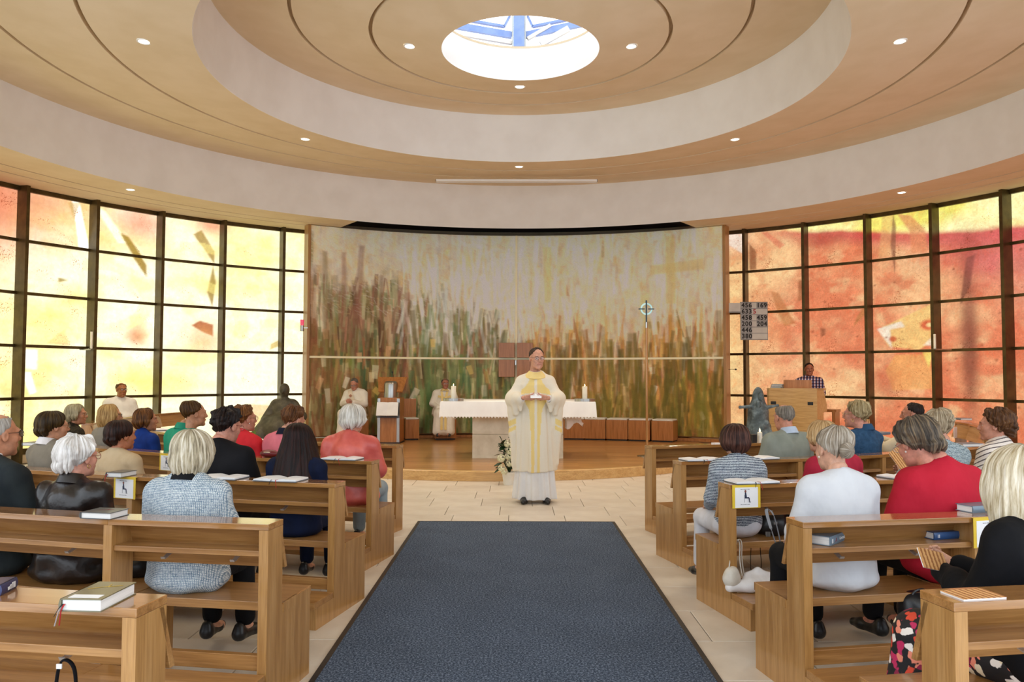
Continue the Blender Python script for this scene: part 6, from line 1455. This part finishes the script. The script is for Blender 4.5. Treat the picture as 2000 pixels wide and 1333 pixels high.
G1 = M('cover_olive', '6E6648', '605A40', rough=.35, coat=.4); G2 = M('cover_grey_dark', '55595A', '4A4E50', rough=.4, coat=.3); G3 = M('cover_blue_grey', '6A7F90', '5E7282', rough=.4, coat=.2); NV = M('cover_navy', '1C2A5C', '16224C', rough=.4, coat=.3); BL = M('cover_blue', '1E4A7E', '183E6C', rough=.4, coat=.3)
EMB = M('emblem_gold', 'E8CC60', rough=.3, metal=.6); EMR = M('emblem_red', '8A2A30', rough=.5); WHT = M('ink_white', 'F0F0F0', rough=.5)
def emblem(e, cx_, cy_, z, s, mat):
    for p in ([(-1, -.5), (-.2, .05), (.1, .2)], [(.05, .75), (.12, .2), (.2, .1)], [(.12, .16), (.5, .3), (1, .55)]):
        MB().tube([(cx_+a*s, cy_+b_*s, z) for a, b_ in p], s*.055, 5, flat=(1, .3)).build('emblem', mat, e)
e, w, L_, h = corner_book((119, 1194.5), (197, 1197), (260.8, 1161), .84, .037, G1, 'large olive hymn book with gold emblem and ribbons on the nearest left pew')
emblem(e, .0, .03, h+.0005, .042, EMB)
MB().box(-.045, .045, -L_/2+.012, -L_/2+.045, h, h+.0006).build('sticker', PAPER, e)
ribbon(e, -w/2+.012, -L_/2, .02, RIBR, -.055, -.004); ribbon(e, -w/2+.008, -L_/2, .02, RIBK, -.03, -.016); ribbon(e, -w/2+.008, -L_/2, .018, RIBW, -.055, -.014)
e, w, L_, h = corner_book((-70, 1168), (0, 1165), (30, 1151), .84, .034, NV, 'dark blue book at the left edge of the nearest left pew', 'near')
for k in range(3): MB().box(w/2+.0052, w/2+.0058, -.02+.02*k*0-.012*k+.03, -.0+.02-.012*k+.012, .008, .026-.004*k).build('spine_print', WHT, e)
e, w, L_, h = corner_book((159.3, 1012.7), (215.4, 1015.7), (248.5, 1006), .84, .031, G2, 'grey hymn book lying closed on the second left pew'); emblem(e, 0, .01, h+.0004, .03, EMR)
e, w, L_, h = corner_book((207.4, 932.5), (235.5, 933.7), (266.5, 928), .84, .033, G2, 'grey hymn book with red ribbon above the seat card on the third left pew')
ribbon(e, -w/2+.01, -L_/2, .02, RIBR, -.05, -.006); ribbon(e, -w/2+.006, -L_/2, .02, RIBK, -.04, -.016)
for k in range(2): corner_book((52.5, 870.2), (70.2, 871.4), (84, 867), .84+.03*k, .029, G2, ['lower', 'upper'][k] + ' of two grey books stacked at the far left pew end')
e, w, L_, h = corner_book((1589.5, 1065.5), (1621, 1068), (1677.5, 1060), .717, .044, G3, 'blue-grey hymn book lettered Gotteslob in the shelf of the second right pew', 'near')
o = text_mesh('Gotteslob', .021, 'title', WHT, e, (w/2+.0058, L_*.24, h*.52), (pi/2, 0, pi/2), .0003, .0003)
for p in ([(-.6, -.5), (0, 0), (.6, -.35)], [(0, 0), (.05, .7)]): MB().tube([(w/2+.0055, -.035+a*.014, h*.5+b_*.014) for a, b_ in p], .0014, 5).build('emblem', EMR, e)
for k in range(3): MB().box(w/2+.005, w/2+.0058, -L_/2+.014+.006*k, -L_/2+.016+.006*k, .012, h-.012).build('spine_print', WHT, e)
e, w, L_, h = corner_book((1792.5, 1045.7), (1824, 1055.5), (1895, 1047.5), .717, .036, BL, 'dark blue hymn book in the shelf of the second right pew', 'near'); MB().box(-.03, .03, L_/2-.06, L_/2-.03, h, h+.0006).build('sticker', PAPER, e)
for k in range(2): MB().box(w/2+.005, w/2+.0058, -L_/2+.02+.008*k, -L_/2+.023+.008*k, .01, h-.01).build('spine_print', WHT, e)
e, w, L_, h = corner_book((1872, 996.8), (1899.5, 1003), (1942, 998), .84, .034, G3, 'blue-grey hymn book on top of the second right pew beside the blonde hair', 'near')
for p in ([(-.6, -.5), (0, 0), (.6, -.35)], [(0, 0), (.05, .7)]): MB().tube([(w/2+.0055, .0+a*.014, h*.5+b_*.012) for a, b_ in p], .0014, 5).build('emblem', EMR, e)
corner_book((1862, 868), (1881, 873.6), (1903, 871), .84, .03, G3, 'closed hymn book on the fourth right pew before the curly-haired woman')
for k in range(2): corner_book((1703, 850), (1717, 851), (1735, 849), .84+.031*k, .03, G3, ['lower', 'upper'][k] + ' of two blue-grey books stacked on the foremost right pew end', 'near')
xr_, yr_ = at_z(1891, 821, .84)
for k in range(2): corner_book((1881, 822), (1899, 821.5), (1904, 818), .84+.03*k, .029, G3, ['lower', 'upper'][k] + ' of two small white-edged books on the far right curved pew')
def ob(side, row, px, label, w=.15, d=.17, y=.075, rz=0, **k):
    p, a = ledge_at(side, row, px, y); return open_book(p, a+rz, label, w, d, **k)
ob(-1, 3, 553, 'open hymn book with red and black ribbons behind the auburn-haired woman')
ob(-1, 3, 437, 'open hymn book beside the silver blonde bob on the third left pew', rib=False)
ob(-1, 4, 670, 'open hymn book behind the coral leather jacket')
ob(-1, 5, 310, 'open booklet on the foremost left pew beyond the royal blue jacket', rib=False)
ob(1, 4, 1368, 'open hymn book at the aisle end of the fourth right pew', .16)
ob(1, 4, 1478, 'open hymn book behind the grey-green suit on the fourth right pew', rib=False)
ob(1, 3, 1465, 'open hymn book above the seat card at the aisle end of the third right pew')
ob(1, 3, 1762, 'open hymn book behind the bowed woman in red, on the third right pew', rib=False)
p, a = ledge_at(1, 5, 1400, .07); e = empty('paper_slip', p, a, label='small white paper strip on the foremost right pew', cat='paper'); MB().box(-.045, .035, -.03, .03, 0, .012).build('sheet', PAPER, e)
WP = stripes('brochure_wood_print', 'D8A468', '9A6030', 16, 'X', 1.6, .3, .9)
a_, b_, c_ = [Vector(at_z(*q, .84)) for q in ((1882.5, 1175), (1970, 1170), (1846, 1154))]
ang = atan2((b_-a_).y, (b_-a_).x); e = empty('brochure', (a_.x, a_.y, .84), ang, label='wood-patterned brochure lying on the nearest right pew', cat='booklet')
MB().box(0, .15, 0, .10, 0, .005).build('pages', PAPER, e); MB().box(-.001, .151, -.001, .101, .005, .006).build('cover', WP, e)
def held(px, py, Y, w, h, rz, tilt, label, roll=0.):
    x, z = at_y(px, py, Y); e = empty('brochure', (x, Y, z), label=label, cat='booklet'); e.rotation_euler = (tilt, roll, rz)
    MB().box(-w/2, w/2, -.002, .002, -h/2, h/2).build('pages', PAPER, e); MB().box(-w/2-.001, w/2+.001, -.0035, -.002, -h/2-.001, h/2+.001).build('cover', WP, e); return e
held(1822, 1095, 3.10, .125, .08, R_(18), R_(-35), 'wood-patterned brochure held up by the blonde woman in the black top', R_(14))
held(1757, 896, 5.85, .11, .15, R_(25), R_(-20), 'wood-patterned brochure held by the woman in the tweed jacket', R_(-28))
held(1695, 833, 7.5, .05, .13, R_(20), R_(-8), 'wood-patterned brochure standing beside the denim-shirted woman')
# taped seat cards
CARDY = YELLOWP; FIG = M('pictogram_navy', '1E2A48', rough=.6); FIGS = M('pictogram_skin', '8A4A3A', rough=.6); TXTG = M('print_grey', '8A8C90', rough=.6)
def seat_card(side, row, px, py, label, w=.195, h=.145, rz=0., yellow=True):
    (x, y, z), a = ledge_at(side, row, px, -.008); zt = .836 if py is None else py
    e = empty('seat_card', (x, y, zt-h), a+rz, label=label, cat='sign', group=None)
    MB().box(-w/2, w/2, -.002, 0, 0, h).build('yellow_folder', CARDY if yellow else PAPER, e); MB().box(-w/2+.018, w/2-.018, -.004, -.002, .004, h-.014).build('paper_sheet', PAPER, e)
    MB().box(-w/2+.002, w/2-.002, -.002, .035, h, h+.0015).build('folder_flap', CARDY if yellow else PAPER, e)
    for zz_ in (h-.028, .022):
        mb = MB(); xx = -.042
        for q in (.014, .010, .018, .008, .016): mb.box(xx, xx+q-.003, -.0046, -.004, zz_, zz_+.004); xx += q
        mb.build('print_line', TXTG, e)
    mb = MB(); Y0, Y1 = -.0048, -.004
    def pp(pts): mb.prism([(x_*.9, z_*.9+h*.5) for x_, z_ in pts], Y0, Y1, 'y')
    pp([(-.014, .030), (-.004, .030), (.002, -.004), (-.014, -.004)]); pp([(-.014, -.004), (.018, -.004), (.022, -.012), (-.014, -.012)]); pp([(.014, -.006), (.022, -.008), (.026, -.036), (.020, -.036)]); pp([(.018, -.036), (.032, -.036), (.032, -.040), (.018, -.040)])
    mb.build('pictogram_person', FIG, e)
    mb = MB(); pp = lambda pts: mb.prism([(x_*.9, z_*.9+h*.5) for x_, z_ in pts], Y0, Y1, 'y')
    pp([(-.018, .012), (-.016, .012), (-.016, -.040), (-.018, -.040)]); pp([(.010, -.013), (.012, -.013), (.013, -.040), (.011, -.040)]); mb.build('pictogram_chair', FIG, e)
    mb = MB(); mb.prism([(-.009*.9+.007*cos(t), h*.5+.034+.008*sin(t)) for t in np.linspace(0, 2*pi, 13)[:-1]], Y0, Y1, 'y'); mb.build('pictogram_head', FIGS, e); return e
seat_card(-1, 3, 247, None, 'yellow-edged seat card with a sitting pictogram below the grey book, third left pew')
seat_card(-1, 4, 328, None, 'yellow-edged seat card half hidden behind the blonde bob, fourth left pew')
seat_card(1, 3, 1457, None, 'yellow-edged seat card with a sitting pictogram at the aisle end, third right pew')
seat_card(1, 3, 1775, None, 'yellow-edged seat card mostly hidden behind the red sweater, third right pew')
seat_card(1, 2, 1925, None, 'yellow-edged seat card beside the long blonde hair, second right pew')
x, y = at_z(1863, 836, .83); seat = empty('seat_card', (x, y, .69), R_(50), label='narrow white card hanging on the far right curved pew', cat='sign'); MB().box(-.1, .1, -.02, -.015, 0, .15).build('paper_sheet', PAPER, seat)
# candle and box on the foremost right pew
p, a = ledge_at(1, 5, 1483, .07); candle(p, 'small white pillar candle on the foremost right pew behind the grey-green suit', .025, .10, 0)
p, a = ledge_at(1, 5, 1470, .07); e = empty('black_box', p, a, label='small black box beside the pillar candle', cat='box'); MB().box(-.03, .03, -.03, .03, 0, .085).build('carton', BLACKM, e, bevel=.002); MB().box(-.031, .031, -.031, .031, .07, .086).build('lid', BLACKM, e, bevel=.002)
# maroon case
p, a = ledge_at(-1, 4, 528, .08); e = empty('purse', p, a, label='small maroon leather purse behind the pink vest', cat='purse'); V, F = snets([('el', P3(0, 0, .03), (.085, .05, .033))], (-.1, -.07, -.01), (.1, .07, .08), .008, .01); link('leather_shell', np_mesh('leather_shell', V, F, M('maroon_leather', '6E1E22', rough=.4)), e); MB().tube(bez([(-.08, 0, .035), (0, -.05, .045), (.08, 0, .035)], 6), .003, 5).build('zip', BRASS, e)
# bags
CREAM = M('bag_cream', 'D9D3C8', 'C6BEB0', rough=.45, scale=(12, 12, 12), bmp=.15); WLEA = M('bag_white', 'ECEAEA', 'DEDCDC', rough=.45, scale=(12, 12, 12), bmp=.15)
x, y = at_z(1452, 1152, .17); e = empty('handbag', (x+.02, y-.03, .168), R_(12), label='cream and white handbag lying on the kneeler at the aisle end, third right pew', cat='bag')
V, F = snets([('el', P3(-.115, -.01, .085), (.058, .045, .062)), ('el', P3(-.115, -.01, .135), (.035, .028, .025), {'k': .03})], (-.2, -.1, -.0), (.0, .1, .20), .006, .03, lambda p: .003*wob(p, 70, 2)); link('upper_pouch', np_mesh('upper_pouch', V, F, CREAM), e)
V, F = snets([('rc', P3(-.13, -.02, .035), P3(.0, -.02, .04), .032, .04), ('rc', P3(.0, -.03, .045), P3(.15, -.01, .05), .042, .038), ('rc', P3(.0, .01, .10), P3(.08, .02, .12), .012, .012), ('rc', P3(.08, .02, .12), P3(.19, .0, .06), .014, .012), ('rc', P3(.03, .01, .06), P3(.15, .01, .06), .035, .03), ('f', lambda p: (.003-p[:, 2]), {'op': 'int', 'k': .006})], (-.2, -.11, -.01), (.26, .12, .17), .007, .045, lambda p: .004*wob(p, 65, 4)); link('white_body', np_mesh('white_body', V, F, WLEA), e)
for k, (dx, dy) in enumerate(((0, 0), (.022, .015))): MB().tube(bez([(-.135+dx, dy-.01, .14), (-.115+dx, .0+dy, .22), (-.075+dx, .01+dy, .315), (-.05+dx, .01+dy, .30), (-.055+dx, dy, .20), (-.045+dx, dy-.01, .10)], 7), .006, 8, flat=(1, .5)).build('strap', CREAM, e, smooth=True)
MB().lathe([(.001, -.012), (.012, 0), (.001, .012)], 10, (.06, -.07, .05)).build('stud', STEEL, e)
def soft_bag(px, py, z, size, label, mat=BLACKL, rz=0., straps=0, sy=.09, yoff=0.):
    x, y = at_z(px, py, z); e = empty('handbag', (x, y+yoff, z), rz, label=label, cat='bag'); w, h = size
    V, F = snets([('el', P3(0, 0, h*.45), (w*.52, sy, h*.55)), ('rc', P3(-w*.36, 0, h*.22), P3(w*.36, 0, h*.22), h*.22, h*.22), ('rc', P3(-w*.3, 0, h*.8), P3(w*.3, 0, h*.82), .03, .03), ('f', lambda p: (.004-p[:, 2]), {'op': 'int', 'k': .01})], (-w, -.2, -.01), (w, .2, h*1.3), .010, .05, lambda p: .006*wob(p, 30, 2)); link('leather_shell', np_mesh('leather_shell', V, F, mat), e)
    MB().tube(bez([(-w*.32, -.02, h*.86), (-w*.2, -.03, h*1.15), (w*.1, -.03, h*1.18), (w*.3, -.02, h*.86)], 6), .006, 6).build('strap', mat, e, smooth=True); MB().box(-.012, .012, -sy-.004, -sy+.01, h*.5, h*.6).build('clasp', STEEL, e); return e
soft_bag(1512, 1048, .44, (.20, .17), 'black handbag on the seat right of the chestnut-haired woman', yoff=.06)
soft_bag(128, 1143, .44, (.17, .16), 'black leather bag on the second left pew left of the divider', yoff=.05)
soft_bag(245, 1130, .44, (.24, .13), 'low black leather bag on the second left pew beside the tweed jacket', yoff=.05)
soft_bag(1790, 1210, .30, (.18, .13), 'shiny black handbag hanging before the nearest right pew', BLACKL, R_(20))
# straps hanging from hooks
x, z = at_y(1497, 998, 5.14); e = empty('bag_strap', (x, 5.14, z), label='grey shoulder strap hanging from the pew hook, third right pew', cat='strap')
GST = M('strap_grey', '8A8E96', rough=.6)
P_l = []; 
for px, py, Y in ((1525, 1092, 5.0), (1508, 1040, 5.02), (1497, 1000, 5.10), (1502, 996, 5.12), (1512, 1010, 5.1), (1524, 1060, 5.06), (1527, 1092, 5.04)):
    xx, zz_ = at_y(px, py, Y); P_l.append((xx-x, Y-5.14, zz_-z))
MB().tube(bez(P_l, 6), .010, 8, flat=(1, .25)).build('webbing', GST, e, smooth=True); MB().box(-.014, .014, -.03, -.02, -.16, -.13).build('buckle', STEEL, e)
x, z = at_y(1470, 1066, 5.42); e = empty('bag_strap', (x, 5.42, z), label='thin black strap loop hanging below the seat behind the white bag', cat='strap')
MB().tube(bez([(-.01, 0, .0), (-.015, 0, -.10), (-.01, 0, -.17), (.03, 0, -.20), (.055, 0, -.14), (.05, 0, .0)], 6), .005, 6, flat=(1, .4)).build('webbing', BLACKC, e, smooth=True)
x, z = at_y(130, 1290, 2.42); e = empty('bag_strap', (x, 2.42, z), label='black bag strap looped over the hook of the nearest left pew', cat='strap')
MB().tube(bez([(-.030, 0, -.26), (-.032, 0, -.12), (-.022, 0, -.02), (0, 0, .0), (.025, 0, -.03), (.032, 0, -.12), (.036, 0, -.26)], 6), .009, 8, flat=(1, .4)).build('webbing', BLACKC, e, smooth=True); MB().box(-.024, -.008, -.012, -.008, -.022, -.008).build('tab', WHT, e)
